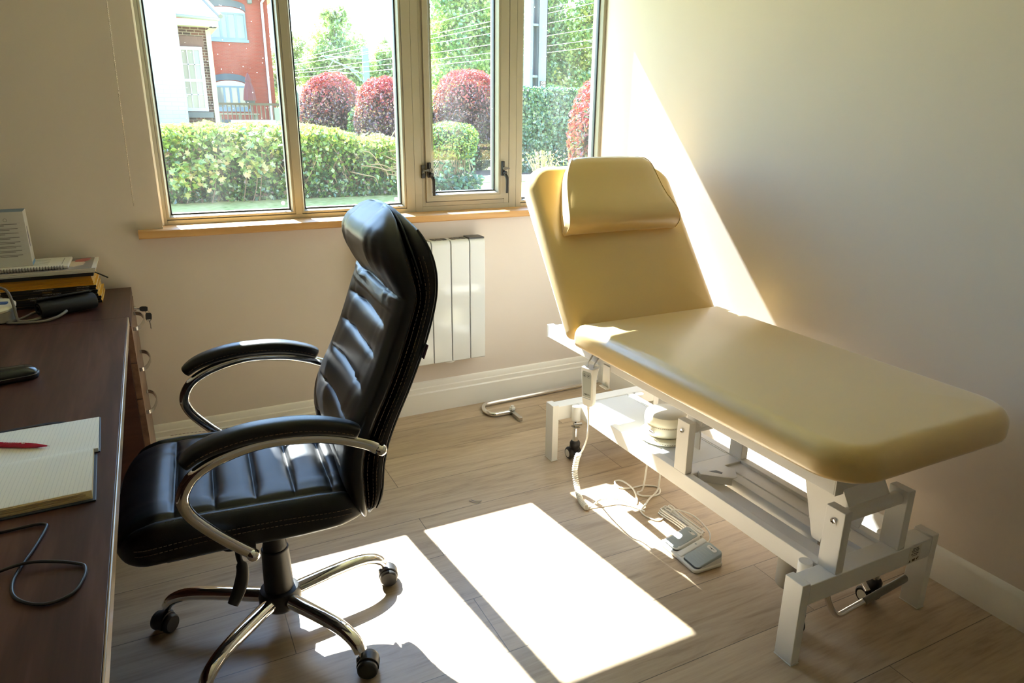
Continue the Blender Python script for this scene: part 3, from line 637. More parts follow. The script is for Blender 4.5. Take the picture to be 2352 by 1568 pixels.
# wedge bodies: rise towards the back (+x)
def wedge(y0, y1, z0a, z0b, lift, x0=-.050, x1=.056, rc=.013, low=.010):
    P = [(x, y) for x, y, _ in plan((x1-x0)/2, (y1-y0)/2, (rc,)*4, 0, 0, 7)]
    r = []
    for ins, f in ((0, 0), (0, .82), (.0012, .94), (.004, 1)):
        q = plan((x1-x0)/2, (y1-y0)/2, (rc,)*4, ins, 0, 7)
        rr = []
        for x, y, _ in q:
            X = x+(x0+x1)/2; t = (X-x0)/(x1-x0); zt = z0a+(z0b-z0a)*(t**1.25)
            rr.append((X, y+(y0+y1)/2, low+(zt+lift-low)*f))
        r.append(rr)
    return MB().loft(r)
obj('middle_bridge', wedge(-.012, .012, .014, .044, 0, x0=-.050, rc=.006).xf(FM), WHITEP, fs, smooth=40)
for y0, y1 in ((-.090, -.016), (.016, .088)):
    bd = obj('pedal_housing', wedge(y0, y1, .016, .043, -.006).xf(FM), WHITEP, fs, smooth=40)
    obj('pedal_gap_shade', wedge(y0+.002, y1-.002, .016, .043, -.003, low=.011).xf(FM), mat('painted gap shadow', (.10, .10, .09), .7), bd, smooth=0)  # dark wedge that paints the shadow between housing and tread
    tr = obj('pedal_tread', wedge(y0+.001, y1-.001, .0185, .047, .0, x0=-.047, low=.0165).xf(FM), WHITEP if y0 > 0 else GREYP, bd, smooth=40)
    if y0 > 0: obj('grey_tread', wedge(y0+.006, y1-.006, .0190, .0475, .0006, x0=-.044, x1=.05, low=.018).xf(FM), GREYP, bd, smooth=40)
    lnm = MB()
    for k in range(6):
        x = -.028+.010*k; t = (x+.047)/.103; z = .0185+.0285*t**1.25+.0012+(.0006 if y0 > 0 else 0)
        lnm.tube([(x, y0+.016, z), (x, y1-.016, z)], .0006, 5)
    obj('tread_ribs', lnm.xf(FM), mat('rib grey', (.50, .56, .57), .5), tr, smooth=0)
    zt = .0185+.0285*(.086/.103)**1.25+.0015
    obj('symbol_plate', MB().loft([[FM @ Vector((.039+.0062*math.cos(a), (y0+y1)/2+math.copysign(.014, math.sin(a))+.0062*math.sin(a), zt+d+(.0006 if y0 > 0 else 0)+.30*.0062*math.cos(a))) for a in [(k+.5)*2*PI/24 for k in range(24)]] for d in (-.002, .0008)]), WHITEP, tr, smooth=0)
    sy = MB().box(.0385, .0395, (y0+y1)/2-.011, (y0+y1)/2+.011, zt+.0006, zt+.0014).box(.035, .0385, (y0+y1)/2-.001, (y0+y1)/2+.001, zt, zt+.0012)
    obj('symbol', sy.xf(FM), INK, tr, smooth=0)
obj('brand_mark', MB().tube([(0.018+.003*math.cos(k*PI/6), .003*math.sin(k*PI/6), .0345) for k in range(12)], .0006, 5, loop=True).xf(FM), GREYP, fs)

# ------------------------------------------------------------------ chrome paper-roll bar left on the floor along the skirting
rl = thing('paper_roll_bar', 'bent chrome roll holder bar lying on the floor by the skirting', 'rail', (1.5, 2.85, 0))
obj('bent_bar', MB().tube([(1.985, 2.918, .0125)]+smoothpath([(1.40, 2.901, .0125), (1.335, 2.896, .0125), (1.306, 2.882, .0125), (1.287, 2.845, .0125), (1.284, 2.808, .0125), (1.292, 2.778, .0125), (1.312, 2.764, .0125), (1.345, 2.762, .0125), (1.392, 2.762, .0125)], 5), .0105, 16), CHROME, rl)
obj('clamp_block', MB().box(1.3835, 1.4035, 2.664, 2.772, .0005, .0205), STEEL, rl, bevel=.002)
kn = MB()
for k in range(2):
    r = [[(1.396+(.0165 if (j % 2 == 0) else .012)*math.cos(j*PI/6), 2.757+(.0165 if (j % 2 == 0) else .012)*math.sin(j*PI/6), z) for j in range(12)] for z in (.022+k*.0, .036)]
kn.loft(r); kn.cyl((1.396, 2.757, .02), (1.396, 2.757, .046), .007, 16)
obj('clamp_knob', kn, CLEARP, rl, bevel=.002)
tag(obj('wire_tie', MB().tube(smoothpath([(.895, 2.115, .002), (.905, 2.100, .002), (.915, 2.090, .002), (.930, 2.092, .002), (.938, 2.100, .002)], 6), .0012, 6).tube(smoothpath([(.905, 2.118, .0022), (.915, 2.104, .0022), (.924, 2.098, .0022), (.936, 2.094, .0022)], 5), .0012, 6), mat('grey wire', (.35, .35, .36), .5)), 'tiny grey wire tie on the floor between chair and couch', 'wire')
# ------------------------------------------------------------------ the office chair
OC = Vector((.168, 1.735, 0))
ch = thing('office_chair', 'black leather high-back swivel chair with chrome arms pushed up to the desk', 'chair', OC)
CF = Vector((-.9985, .055, 0)); CL = Vector((.055, .9985, 0))
def cw(u, v, z): return OC + CF*u + CL*v + Vector((0, 0, z))
def sgn(x): return -1 if x < 0 else 1
# ---- backrest: front line, rear line and half width against height
FRONT = [(.42, -.205), (.45, -.178), (.50, -.158), (.56, -.150), (.62, -.157), (.68, -.182), (.74, -.213), (.80, -.240), (.86, -.262), (.92, -.283), (.965, -.302), (1.0, -.286), (1.04, -.268), (1.08, -.262), (1.11, -.272), (1.135, -.298), (1.15, -.325)]
REAR = [(.42, -.215), (.45, -.240), (.50, -.256), (.56, -.262), (.62, -.276), (.68, -.300), (.74, -.328), (.80, -.353), (.86, -.376), (.92, -.394), (.97, -.404), (1.02, -.408), (1.06, -.402), (1.10, -.386), (1.13, -.364), (1.15, -.335)]
def hw_(z):
    w = .252
    if z > .985: w *= max(0, 1-((z-.985)/.1695)**2.6)**(1/2.6)
    if z < .50: w *= .80+.20*math.sqrt(max(0, 1-((.50-z)/.085)**2))
    return w
CRE = [.455, .555, .655, .738, .815, .890, .965, 1.16]
def bulge(z, A=(.012, .012, .012, .011, .011, .011, .016)):
    for i in range(len(CRE)-1):
        if CRE[i] <= z <= CRE[i+1]:
            s = (z-CRE[i])/(CRE[i+1]-CRE[i]); return A[i]*(1-abs(2*s-1)**3.4) - A[i]*.72 - .006*sum(math.exp(-((z-q)/.0042)**2) for q in CRE[1:-1])
    return 0
def crease_near(z):
    return max(math.exp(-((z-c)/.022)**2) for c in CRE[1:-1])
NS = 100
def back_ring(z, f0, f1, infl=0, front=True):
    """ring in plan at height z between the fractions f0..f1 of the depth, counted from the front"""
    uf, ur = smooth_tab(FRONT, z), smooth_tab(REAR, z)
    a = uf+(ur-uf)*f0; b = uf+(ur-uf)*f1; w = hw_(z)+infl
    um, hd = (a+b)/2, (a-b)/2
    out = []
    for k in range(NS):
        t = 2*PI*k/NS; c, s = math.cos(t), math.sin(t)
        e = .42
        v = w*sgn(s)*abs(s)**e if w > .03 else w*s
        du = hd*sgn(c)*abs(c)**(.62)
        u = um+du
        if front and c > 0:
            mid = max(0, 1-(abs(v)/.205)**4) if z < .965 else max(0, 1-(abs(v)/max(.05, hw_(z)))**4)
            fr = min(1, c*2.2)
            u += fr*mid*bulge(z)
            # the centre of the back is a little dished, the bolsters come forward
            u -= .012*fr*max(0, 1-(v/.22)**2)*(1 if z < .93 else 0)
            cr = crease_near(z)
            nz = noise.noise(Vector((v*34, z*5, 1.7)))*.5+noise.noise(Vector((v*70, z*9, 5.1)))*.3
            if z < .95: u += fr*mid*nz*(.0045+.010*cr)
            else:
                q = max(0, 1-(z-.965)/.16)
                u += fr*mid*noise.noise(Vector((v*26+4, z*4, 9)))*(.008+.012*q)
        out.append(cw(u, v, z))
    return out
zs = []
z = .425
for a, b in zip([.425]+CRE[:-1], CRE):
    b = min(b, 1.1525); n = max(4, int((b-a)/.0042))
    zs += [a+(b-a)*(.5-.5*math.cos(PI*i/n))*.45+(b-a)*i/n*.55 for i in range(n)]
zs.append(1.1525)
cush = obj('backrest_cushion', MB().loft([back_ring(z, 0, .60) for z in zs]), LEATHER, ch, smooth=180)
zsh = [.428+.722*i/60 for i in range(61)]
shell = obj('backrest_shell', MB().loft([back_ring(z, .56, 1.0, -.004 if .45 < z < 1.12 else -.012, False) for z in zsh]), LEATHER2, ch, smooth=180)
# back panel edge piping
def side_pt(z, f, sv, infl=.0):
    uf, ur = smooth_tab(FRONT, z), smooth_tab(REAR, z); return cw(uf+(ur-uf)*f, sv*(hw_(z)+infl), z)
pp = MB()
for sv in (-1, 1): pp.tube([side_pt(.45+.66*i/50, .90, sv, -.006-.0*i) for i in range(51)], .0028, 6)
obj('rear_piping', pp, LEATHER2, shell)
def dashes(mb, pts, r=.0007, on=.0065, off=.0035):
    acc = 0; cur = [pts[0]]
    for a, b in zip(pts, pts[1:]):
        d = (b-a).length
        if d < 1e-6: continue
        s = 0
        while s < d:
            step = min(d-s, .002); s += step; acc = (acc+step) % (on+off)
            if acc < on: cur.append(a.lerp(b, s/d))
            else:
                if len(cur) > 1: mb.tube([cur[0], cur[-1]], r, 4)
                cur = []
                cur.append(a.lerp(b, s/d))
    return mb
for sv in (-1, 1):
    stt = MB()
    for f in (.44, .53, .66, .74):
        q = smoothpath([side_pt(.46+.60*i/26, f, sv, .0005 if f < .6 else -.0032) for i in range(27)], 3); dashes(stt, q)
    obj('back_stitching', stt, STITCH, cush, smooth=0)
zt = MB()
zq = [side_pt(1.00+.14*i/26, .57, -1, .0015) for i in range(27)]
zt.tube(zq, .0022, 6)
obj('zip_seam', zt, LEATHER2, cush)
tg = MB(); q = side_pt(.835, .97, -1, -.010)
tg.obox(Matrix.Translation(q) @ Matrix.Rotation(.35, 4, 'Y'), .0012, .006, .017)
obj('maker_tag', tg, mat('plum tag', (.10, .02, .05), .5), shell)
# ---- seat
TOP = [(-.20, .455), (-.185, .490), (-.16, .507), (-.10, .513), (0, .516), (.10, .519), (.20, .522), (.25, .520), (.29, .509), (.32, .490), (.340, .465), (.348, .445)]
BOT = [(-.20, .432), (-.185, .418), (-.15, .408), (-.05, .403), (.10, .408), (.20, .406), (.28, .406), (.32, .414), (.340, .430), (.348, .442)]
SCR = [-.20, -.135, -.05, .037, .126, .210, .36]
def shw(u):
    w = .250
    if u > .22: w *= math.sqrt(max(.02, 1-((u-.22)/.136)**4.2))
    if u < -.10: w *= .86+.14*math.sqrt(max(0, 1-((-.10-u)/.105)**2))
    return w
def seat_ring(u):
    zt_, zb = smooth_tab(TOP, u, .008), smooth_tab(BOT, u, .008); w = shw(u); zm, h = (zt_*.45+zb*.55), 0
    out = []; N_ = 110
    A = .010
    for i in range(len(SCR)-1):
        if SCR[i] <= u <= SCR[i+1]:
            s = (u-SCR[i])/(SCR[i+1]-SCR[i]); bl_ = A*(1-abs(2*s-1)**3.2)-A*.72-.006*sum(math.exp(-((u-q)/.0042)**2) for q in SCR[1:-1])
    crs = max(math.exp(-((u-c)/.016)**2) for c in SCR[1:-1])
    for k in range(N_):
        t = 2*PI*k/N_; c, s = math.cos(t), math.sin(t)
        v = w*sgn(c)*abs(c)**.40
        if s >= 0: z = zm+(zt_-zm)*abs(s)**.55
        else: z = zm-(zm-zb)*abs(s)**.45
        if s > .02:
            mid = max(0, 1-(abs(v)/.208)**4); fr = min(1, s*2)
            z += fr*mid*bl_
            z -= .012*fr*max(0, 1-((abs(v)-.205)/.012)**2)*.6            # seam line between panel and bolster
            z += .006*fr*max(0, 1-((abs(v)-.228)/.02)**2)
            nz = noise.noise(Vector((u*7, v*30, 3.3)))*.6+noise.noise(Vector((u*14, v*60, 8)))*.3
            z += fr*mid*nz*(.0050+.009*crs)
        out.append(cw(u, v, z))
    return out
us = []
for a, b in zip(SCR, SCR[1:]):
    b = min(b, .347); n = 22
    us += [a+(b-a)*(.5-.5*math.cos(PI*i/n))*.45+(b-a)*i/n*.55 for i in range(n)]
us = [u for u in us if u >= -.197]+[.343, .347]
seat = obj('seat', MB().loft([seat_ring(u) for u in us]), LEATHER, ch, smooth=180)
for sv in (-1, 1):
    stt = MB()
    for zo, wo in ((.465, .0012), (.452, .0014)):
        q = [cw(-.17+.47*i/40, sv*(shw(-.17+.47*i/40)+wo), zo+.012*math.sin(PI*i/40)) for i in range(41)]; dashes(stt, q)
    q = [cw(-.13+.36*i/30, sv*.232, smooth_tab(TOP, -.13+.36*i/30, .008)-.004+.0) for i in range(31)]
    dashes(stt, q)
    obj('seat_stitching', stt, STITCH, seat, smooth=0)
obj('seat_plate', MB().loft([[cw(u, v, z) for u, v in ((-.15, -.19), (.24, -.20), (.24, .20), (-.15, .19))] for z in (.394, .412)]), BLACKP, ch, smooth=0, bevel=.004)
# ---- chrome arms with padded tops
ARM = [(-.228, .634), (-.205, .650), (-.14, .676), (-.072, .690), (.017, .693), (.10, .674), (.155, .644), (.181, .600), (.172, .556), (.130, .502), (.085, .457), (.062, .436)]
PADC = [(.172, .672), (.145, .692), (.105, .707), (.05, .718), (0, .721), (-.06, .719), (-.11, .711), (-.16, .696), (-.188, .683)]
for sv in (-1, 1):
    V = .293*sv
    a = obj('armrest_frame', MB().tube([cw(u, V, z) for u, z in [(p.x, p.y) for p in smoothpath([Vector((x, y, 0)) for x, y in ARM], 8)]], .0105, 14, r2=.0135, up=CL), CHROME, ch)
    # the loop is a twin oval: a groove strip runs along its outer face
    pth = smoothpath([Vector((x, y, 0)) for x, y in PADC], 6)
    rings = []
    npth = len(pth)
    for i, p in enumerate(pth):
        s = i/(npth-1); q = .55+.45*min(1, math.sin(PI*min(max(s, .0), 1))**.35*1.02) if 0 < s < 1 else .42
        t = (pth[min(i+1, npth-1)]-pth[max(i-1, 0)]).normalized(); nrm = Vector((-t.y, t.x, 0)); nrm = nrm if nrm.y > 0 else -nrm
        ring = []
        for k in range(22):
            th = 2*PI*k/22; cc, ss = math.cos(th), math.sin(th)
            lv = .0265*q*sgn(cc)*abs(cc)**.6; ln = (.021 if ss > 0 else .017)*q*sgn(ss)*abs(ss)**.7
            ring.append(cw(p.x+nrm.x*ln, V+lv, p.y+nrm.y*ln))
        rings.append(ring)
    ap = obj('arm_pad', MB().loft(rings), LEATHER, ch, smooth=180)
    ds = MB()
    for side in (-1, 1):
        dashes(ds, [cw(p.x, V+side*.0268, p.y-.001) for p in pth[3:-3]])
    obj('pad_stitching', ds, STITCH, ap, smooth=0)
    for (u, z, vi) in ((-.236, .632, .246), (.058, .432, .215)):
        bl = MB().sphere(cw(u, sv*.298, z), .0142, 20)
        bl.cyl(cw(u, sv*.292, z), cw(u, sv*vi, z), .0085, 16)
        obj('arm_bolt', bl, CHROME, a)
# ---- tilt mechanism, levers, gas column
mz = MB().loft([[cw(u, v, z) for u, v in ((-.10, -.075), (.12, -.065), (.12, .065), (-.10, .075))] for z in (.345, .396)])
obj('tilt_mechanism', mz, BLACKP, ch, smooth=0, bevel=.006)
pth = smoothpath([cw(.085, -.03, .365), cw(.090, -.12, .360), cw(.090, -.155, .345), cw(.085, -.170, .318), cw(.090, -.175, .290), cw(.100, -.180, .265), cw(.116, -.190, .240)], 5)
n = len(pth); obj('tilt_lever', MB().tube(pth, [.007 if i < n*.4 else .012+.004*math.sin(PI*(i-n*.4)/(n*.6)) for i in range(n)], 12, r2=[.007 if i < n*.4 else .007 for i in range(n)], up=CF), BLACKP, ch)
obj('tension_knob', MB().lathe([(.001, 0), (.024, .001), (.026, .006), (.026, .050), (.022, .056), (.001, .057)], cw(.105, -.02, .292), n=24), BLACKP, ch)
obj('gas_column', MB().lathe([(.001, .06), (.026, .06), (.026, .36), (.001, .36)], OC, n=32), BLACKP, ch)
obj('column_sleeve', MB().lathe([(.026, .098), (.0395, .10), (.0375, .185), (.0355, .246), (.0355, .250), (.034, .252), (.0315, .252), (.0315, .262), (.030, .265), (.0285, .345), (.026, .347)], OC, n=36), BLACKP, ch)
# ---- five-star chrome base on castors
obj('hub', MB().lathe([(.001, .052), (.022, .052), (.028, .058), (.036, .062), (.050, .074), (.056, .086), (.056, .108), (.050, .124), (.040, .128), (.001, .128)], OC, n=40), BLACKP, ch)
for k, deg in enumerate((-61, 11, 83, 155, 227)):
    a = math.radians(deg); d = Vector((math.cos(a), math.sin(a), 0)); sd = Vector((-d.y, d.x, 0))
    pr = smoothpath([(.045, .100), (.11, .104), (.18, .107), (.235, .106), (.272, .098), (.298, .084), (.310, .066)] and [Vector((x, y, 0)) for x, y in ((.045, .100), (.11, .104), (.18, .107), (.235, .106), (.272, .098), (.298, .084), (.310, .066))], 6)
    n = len(pr)
    al = obj('base_arm', MB().tube([OC+d*p.x+Vector((0, 0, p.y)) for p in pr], [.0195-.0045*i/n for i in range(n)], 18, r2=[.022-.005*i/n for i in range(n)], up=(0, 0, 1) if False else None), CHROME, ch)
    cpos = OC+d*.311
    sw = a+math.radians((40, -25, 120, 70, -35)[k])
    e = Vector((math.cos(sw), math.sin(sw), 0)); w = Vector((-e.y, e.x, 0))
    cc = cpos+e*.016+Vector((0, 0, .0265))
    c = obj('caster', MB().cyl(cpos+Vector((0, 0, .035)), cpos+Vector((0, 0, .070)), .0055, 14), CHROME, al)
    hd = MB()
    ring = []
    for s in (-.0145, .0145):
        ring.append([cc+w*s+e*(.0285*math.cos(t))+Vector((0, 0, .0285*math.sin(t)+.002)) for t in [math.radians(q) for q in range(-20, 201, 10)]]+[cc+w*s-e*.020+Vector((0, 0, -.004)), cc+w*s+e*.020+Vector((0, 0, -.004))])
    hd.loft(ring); hd.lathe([(.010, .024), (.0135, .026), (.0135, .046), (.009, .050)], cpos, n=18)
    obj('caster_hood', hd, BLACKP, c, bevel=.002)
    Mw = Matrix((e, Vector((0, 0, 1)), w)).transposed()
    for s in (-1, 1):
        wh = MB().lathe([(.002, -.0095), (.022, -.0095), (.0255, -.006), (.0265, 0), (.0255, .006), (.022, .0095), (.002, .0095)], cc+w*(s*.0195), Mw, n=30)
        obj('caster_wheel', wh, BLACKP, c)
# ------------------------------------------------------------------ desk, drawer unit and what lies on them
DZ = .732; DXE = -.1235
dk = thing('desk', 'dark walnut desk with pale edging along the left of the room', 'desk', (-.6, 1.3, 0))
obj('desk_top', MB().box(-1.0, DXE-.0041, .15, 2.492, DZ-.025, DZ), WALNUT, dk, bevel=.0008)
obj('edge_strip', MB().box(DXE-.0040, DXE, .15, 2.492, DZ-.0255, DZ), EDGE, dk, bevel=.0022, seg=4)
obj('leg_panel', MB().box(-.95, -.30, .22, .245, 0, DZ-.025).box(-.95, -.30, 2.45, 2.475, 0, DZ-.025), WALNUTX, dk, smooth=0)
obj('modesty_panel', MB().box(-.975, -.95, .22, 2.475, .2, DZ-.025), WALNUT, dk, smooth=0)
pe = thing('drawer_unit', 'dark walnut drawer pedestal with three D handles in the corner by the window', 'drawers', (-.42, 2.72, 0))
obj('carcass', MB().box(-.72, -.140, 2.503, 2.944, 0, .704), WALNUTX, pe, smooth=0, bevel=.0008)
obj('unit_top', MB().box(-.73, -.1215, 2.4945, 2.946, .7045, .7315), WALNUT, pe, bevel=.001)
for k, (z0, z1) in enumerate(((.572, .698), (.444, .569), (.06, .441))):
    dr = obj('drawer_front', MB().box(-.1395, -.1205, 2.5045, 2.9430, z0, z1), FRONTW, pe, bevel=.001)
    zc = (.672, .528, .372)[k]
    hp_ = smoothpath([(-.1205, 2.560, zc), (-.110, 2.562, zc), (-.098, 2.585, zc+.001), (-.090, 2.63, zc+.002), (-.088, 2.665, zc+.002), (-.090, 2.70, zc+.002), (-.098, 2.745, zc+.001), (-.110, 2.768, zc), (-.1205, 2.770, zc)], 5)
    obj('handle', MB().tube(hp_, .0022, 10, r2=.0065, up=None) if False else MB().loft([[p+Vector((a, 0, b)) for a, b in ((0, -.0065), (.0035, -.0065), (.0035, .0065), (0, .0065))] for p in hp_]), STEEL, dr, bevel=.0008)
lk = MB().cyl((-.1205, 2.86, .668), (-.1125, 2.86, .668), .0095, 20)
lkk = obj('lock', lk, STEEL, pe, bevel=.001)
ky = thing('keys', 'two small keys with black heads hanging from the top drawer lock', 'keys', (-.10, 2.86, .66))
def khead(c, w, h, rot, nm='key_head'):
    M_ = Matrix.Translation(c) @ Matrix.Rotation(rot, 4, 'Y')
    P_ = [(-w*.6, -h), (w*.6, -h), (w, -h*.4), (w, h*.6), (w*.7, h), (-w*.7, h), (-w, h*.6), (-w, -h*.4)]
    return obj(nm, MB().loft([[M_ @ Vector((a, y, b)) for a, b in P_] for y in (-.003, .003)]), BLACKP, ky, bevel=.001)
k1 = khead((-.089, 2.86, .664), .0095, .0135, PI/2+.1)
k2 = khead((-.0765, 2.857, .632), .0105, .0155, .12)
obj('key_blade', MB().box(-.1125, -.100, 2.859, 2.861, .663, .669), STEEL, k1, smooth=0)
obj('key_blade', MB().prism([(-.0775, .616), (-.0735, .616), (-.0725, .588), (-.0745, .584), (-.0765, .590), (-.0755, .598)], lambda a, b, d: (a, d, b), 2.856, 2.858), STEEL, k2, smooth=0)
obj('key_ring', MB().tube([(-.0785+.006*math.cos(t*PI/10), 2.858, .650+.006*math.sin(t*PI/10)) for t in range(20)], .0007, 6, loop=True), STEEL, ky)
obj('white_label', MB().box(-.0845, -.0715, 2.8532, 2.854, .619, .623), WHITEP, k2, smooth=0)

TZ = DZ+.0004
# ---- magazines stacked on the drawer unit
YEL = mat('yellow magazine cover', (.78, .44, .03), .35); BLK = mat('black spine', (.012, .011, .010), .38); PAGE = mat('magazine pages', (.74, .70, .60), .8)
ORA = mat('amber spine', (.62, .27, .015), .4); GLOSSY = mat('grey glossy cover', (.30, .27, .26), .25); REDC = mat('red print', (.45, .05, .04), .35); CREAMC = mat('cream print', (.70, .58, .47), .35); WHITEC = mat('white cover', (.76, .74, .70), .35)
z = DZ+.0006
rr = random.Random(3)
order = ['lowest', 'second from the bottom', 'third from the bottom', 'fourth from the bottom', 'fifth from the bottom', 'sixth from the bottom', 'seventh from the bottom', 'topmost']
def magazine(name, label, z, t, x1, y0, spine, cover, L_=.272, Wd=.200, group=None):
    r = thing(name, label, 'magazine', (x1-L_/2, y0+Wd/2, z), group)
    obj('pages', MB().box(x1-L_+.001, x1-.0012, y0+.003, y0+Wd-.001, z+.0006, z+t-.0006), PAGE, r, smooth=0)
    obj('cover', MB().box(x1-L_, x1, y0+.0008, y0+Wd, z, z+.0005).box(x1-L_, x1, y0+.0008, y0+Wd, z+t-.0005, z+t), cover, r, smooth=0)
    obj('spine', MB().box(x1-L_, x1-.0004, y0, y0+.0012, z, z+t), spine, r, smooth=0)
    return r
x1s = [-.2095, -.2120, -.2105, -.2185, -.2205, -.2180, -.2225, -.2205]
for i in range(8):
    t = .0078
    m = magazine('magazine', 'black-spined yellow magazine, %s of the eight black spines in the window corner' % order[i], z, t-.0003, x1s[i]+.004, 2.733+rr.uniform(-.0025, .0025), BLK, YEL, group='black-spined magazines in the stack')
    y0 = [c for c in m.children if c.name.startswith('spine')][0].data.vertices[0].co.y
    if i > 0:
        text('spine_title', ('WORLD NEWS', 'A COLLECTION FOR READERS', 'WONDERS OF THE WORLD')[i % 3], .0042, (x1s[i]-.150+rr.uniform(-.03, .02), 2.7290, z+t/2), (PI/2, 0, 0), WINK if i != 6 else GOLDINK, m, ext=0)
        text('spine_lettering', 'SPECIAL PUBLICATION', .0036, (x1s[i]-.035, 2.7290, z+t/2), (PI/2, 0, 0), WINK, m, ext=0)
    z += t
oo = ['lowest', 'second', 'third', 'fourth', 'topmost']
for i in range(5):
    t = .0062
    magazine('magazine', 'amber-spined magazine, %s of the five amber spines above the black ones' % oo[i], z, t-.0003, -.2235-.001*i, 2.742+rr.uniform(-.003, .003), ORA, YEL if i != 4 else PAGE, group='amber-spined magazines in the stack')
    z += t
t = .0130
fd = thing('folder', 'thin black folder between the amber magazines and the glossy catalogues', 'folder', (-.34, 2.84, z))
obj('folder_cover', MB().box(-.50, -.2190, 2.735, 2.93, z, z+t-.0003), mat('black card', (.015, .014, .014), .5), fd, bevel=.0015)
pn0 = z+t*.5
z += t
for i in range(3):
    t = .0052
    g = thing('catalogue', ('lowest white glossy catalogue under two others', 'middle white glossy catalogue between two others', 'top glossy catalogue with a reddish photo under the spiral notebook')[i], 'magazine', (-.35, 2.83, z), 'glossy catalogues on top of the stack')
    x1 = (-.2130, -.2100, -.2085)[i]
    obj('pages', MB().box(-.51, x1-.001, 2.727, 2.938, z+.0004, z+t-.0008), PAGE, g, smooth=0)
    cv = obj('cover', MB().box(-.512, x1, 2.725+.001*i, 2.940, z+t-.0008, z+t-.0004), WHITEC if i < 2 else GLOSSY, g, smooth=0)
    if i == 2:
        zz = z+t-.0004
        obj('cover_photo', MB().loft([[(a, b, zz+d) for a, b in ((-.300, 2.80), (-.276, 2.78), (-.250, 2.80), (-.246, 2.85), (-.268, 2.90), (-.29, 2.88))] for d in (0, .0002)]), CREAMC, cv, smooth=0)
        obj('red_motif', MB().loft([[(a, b, zz+d) for a, b in ((-.280, 2.868), (-.255, 2.860), (-.236, 2.885), (-.232, 2.925), (-.262, 2.925), (-.279, 2.90))] for d in (.0001, .0003)]), REDC, cv, smooth=0)
        obj('white_border', MB().box(-.2215, x1-.0003, 2.729, 2.939, zz, zz+.0002), WHITEC, cv, smooth=0)
    z += t
# the black pen poking out of the stack
pn = thing('black_pen', 'slim black pen poking out of the magazine stack to the right', 'pen', (-.2, 2.80, pn0))
obj('pen_barrel', MB().cyl((-.2165, 2.738, .8400), (-.176, 2.700, .8235), .0024, 10), BLACKP, pn)
obj('pen_clip', MB().cyl((-.2145, 2.7335, .8415), (-.198, 2.7185, .8350), .0009, 6), STEEL, pn)
# spiral notebook
nb = thing('spiral_notebook', 'white spiral notebook under the printed box', 'notebook', (-.42, 2.83, z))
cb = obj('notebook_cover', MB().box(-.56, -.2890, 2.748, 2.925, z+.0003, z+.0105), mat('notebook paper', (.78, .75, .72), .6), nb, bevel=.003)
wr = MB(); k = 0; x = -.55
while x < -.300:
    wr.tube([(x, 2.748+.006*math.cos(t*PI/7)-.0005, z+.0055+.0062*math.sin(t*PI/7)) for t in range(14)], .0012, 5, loop=True); x += .0082
obj('wire_binding', wr, mat('dark wire', (.10, .085, .09), .35, metal=.6), nb)
ptn = MB().box(-.311, -.309, 2.79, 2.90, z+.0105, z+.0108)
for k in range(5): ptn.box(-.40, -.35, 2.79+.022*k, 2.793+.022*k, z+.0105, z+.0108)
obj('cover_print', ptn, mat('pale print', (.25, .23, .24), .6), cb, smooth=0)
z += .0108
# printed carton
BW = mat('carton white', (.66, .63, .60), .4); BBL = mat('carton blue', (.10, .20, .32), .4)
bz0, bz1 = z, 1.0455
cbx = thing('printed_box', 'white and blue printed carton with a table of small text standing on the notebook', 'box', (-.46, 2.84, bz0))
Mb = Matrix.Translation((-.392, 2.790, 0)) @ Matrix.Rotation(math.radians(2), 4, 'Z')
cb = obj('carton', MB().box(-.17, 0, 0, .085, bz0, bz1).xf(Mb), BW, cbx, bevel=.001)
obj('blue_top', MB().box(-.1699, -.0003, .0006, .0846, bz1, bz1+.0003).xf(Mb), BBL, cb, smooth=0)
obj('blue_base_flash', MB().box(-.0001, .0003, .001, .084, bz0+.001, bz0+.012).xf(Mb), mat('carton sky blue', (.12, .32, .62), .4), cb, smooth=0)
obj('product_oval', MB().loft([[Mb @ Vector((d, .028+.008*math.cos(k*PI/12), bz0+.095+.034*math.sin(k*PI/12))) for k in range(24)] for d in (0, .0004)]), mat('navy print', (.04, .04, .10), .4), cb, smooth=0)
bt = MB()
gl = MB()
for i in range(8):
    zz = bz1-.045-i*.0145
    gl.box(-.165, -.012, -.0003, .0001, zz+.0086, zz+.0090)
    for x0, x1, nl in ((-.163, -.133, 2), (-.122, -.097, 1), (-.085, -.022, 2)):
        for q in range(nl):
            L_ = (x1-x0)*(1 if q == 0 else rr.uniform(.4, .8)); bt.box(x0, x0+L_, -.0004, .0001, zz+.0042-q*.0042, zz+.0062-q*.0042)
for x0 in (-.128, -.091): gl.box(x0, x0+.0005, -.0003, .0001, bz0+.03, bz1-.035)
for xc in (-.148, -.110, -.052):
    bt.tube([(xc+.005*math.cos(k*PI/8), -.0003, bz1-.026+.005*math.sin(k*PI/8)) for k in range(16)], .0005, 4, loop=True)
obj('printed_table', bt.xf(Mb), mat('grey print', (.22, .21, .20), .6), cb, smooth=0)
obj('table_lines', gl.xf(Mb), mat('pale rule', (.45, .43, .41), .6), cb, smooth=0)
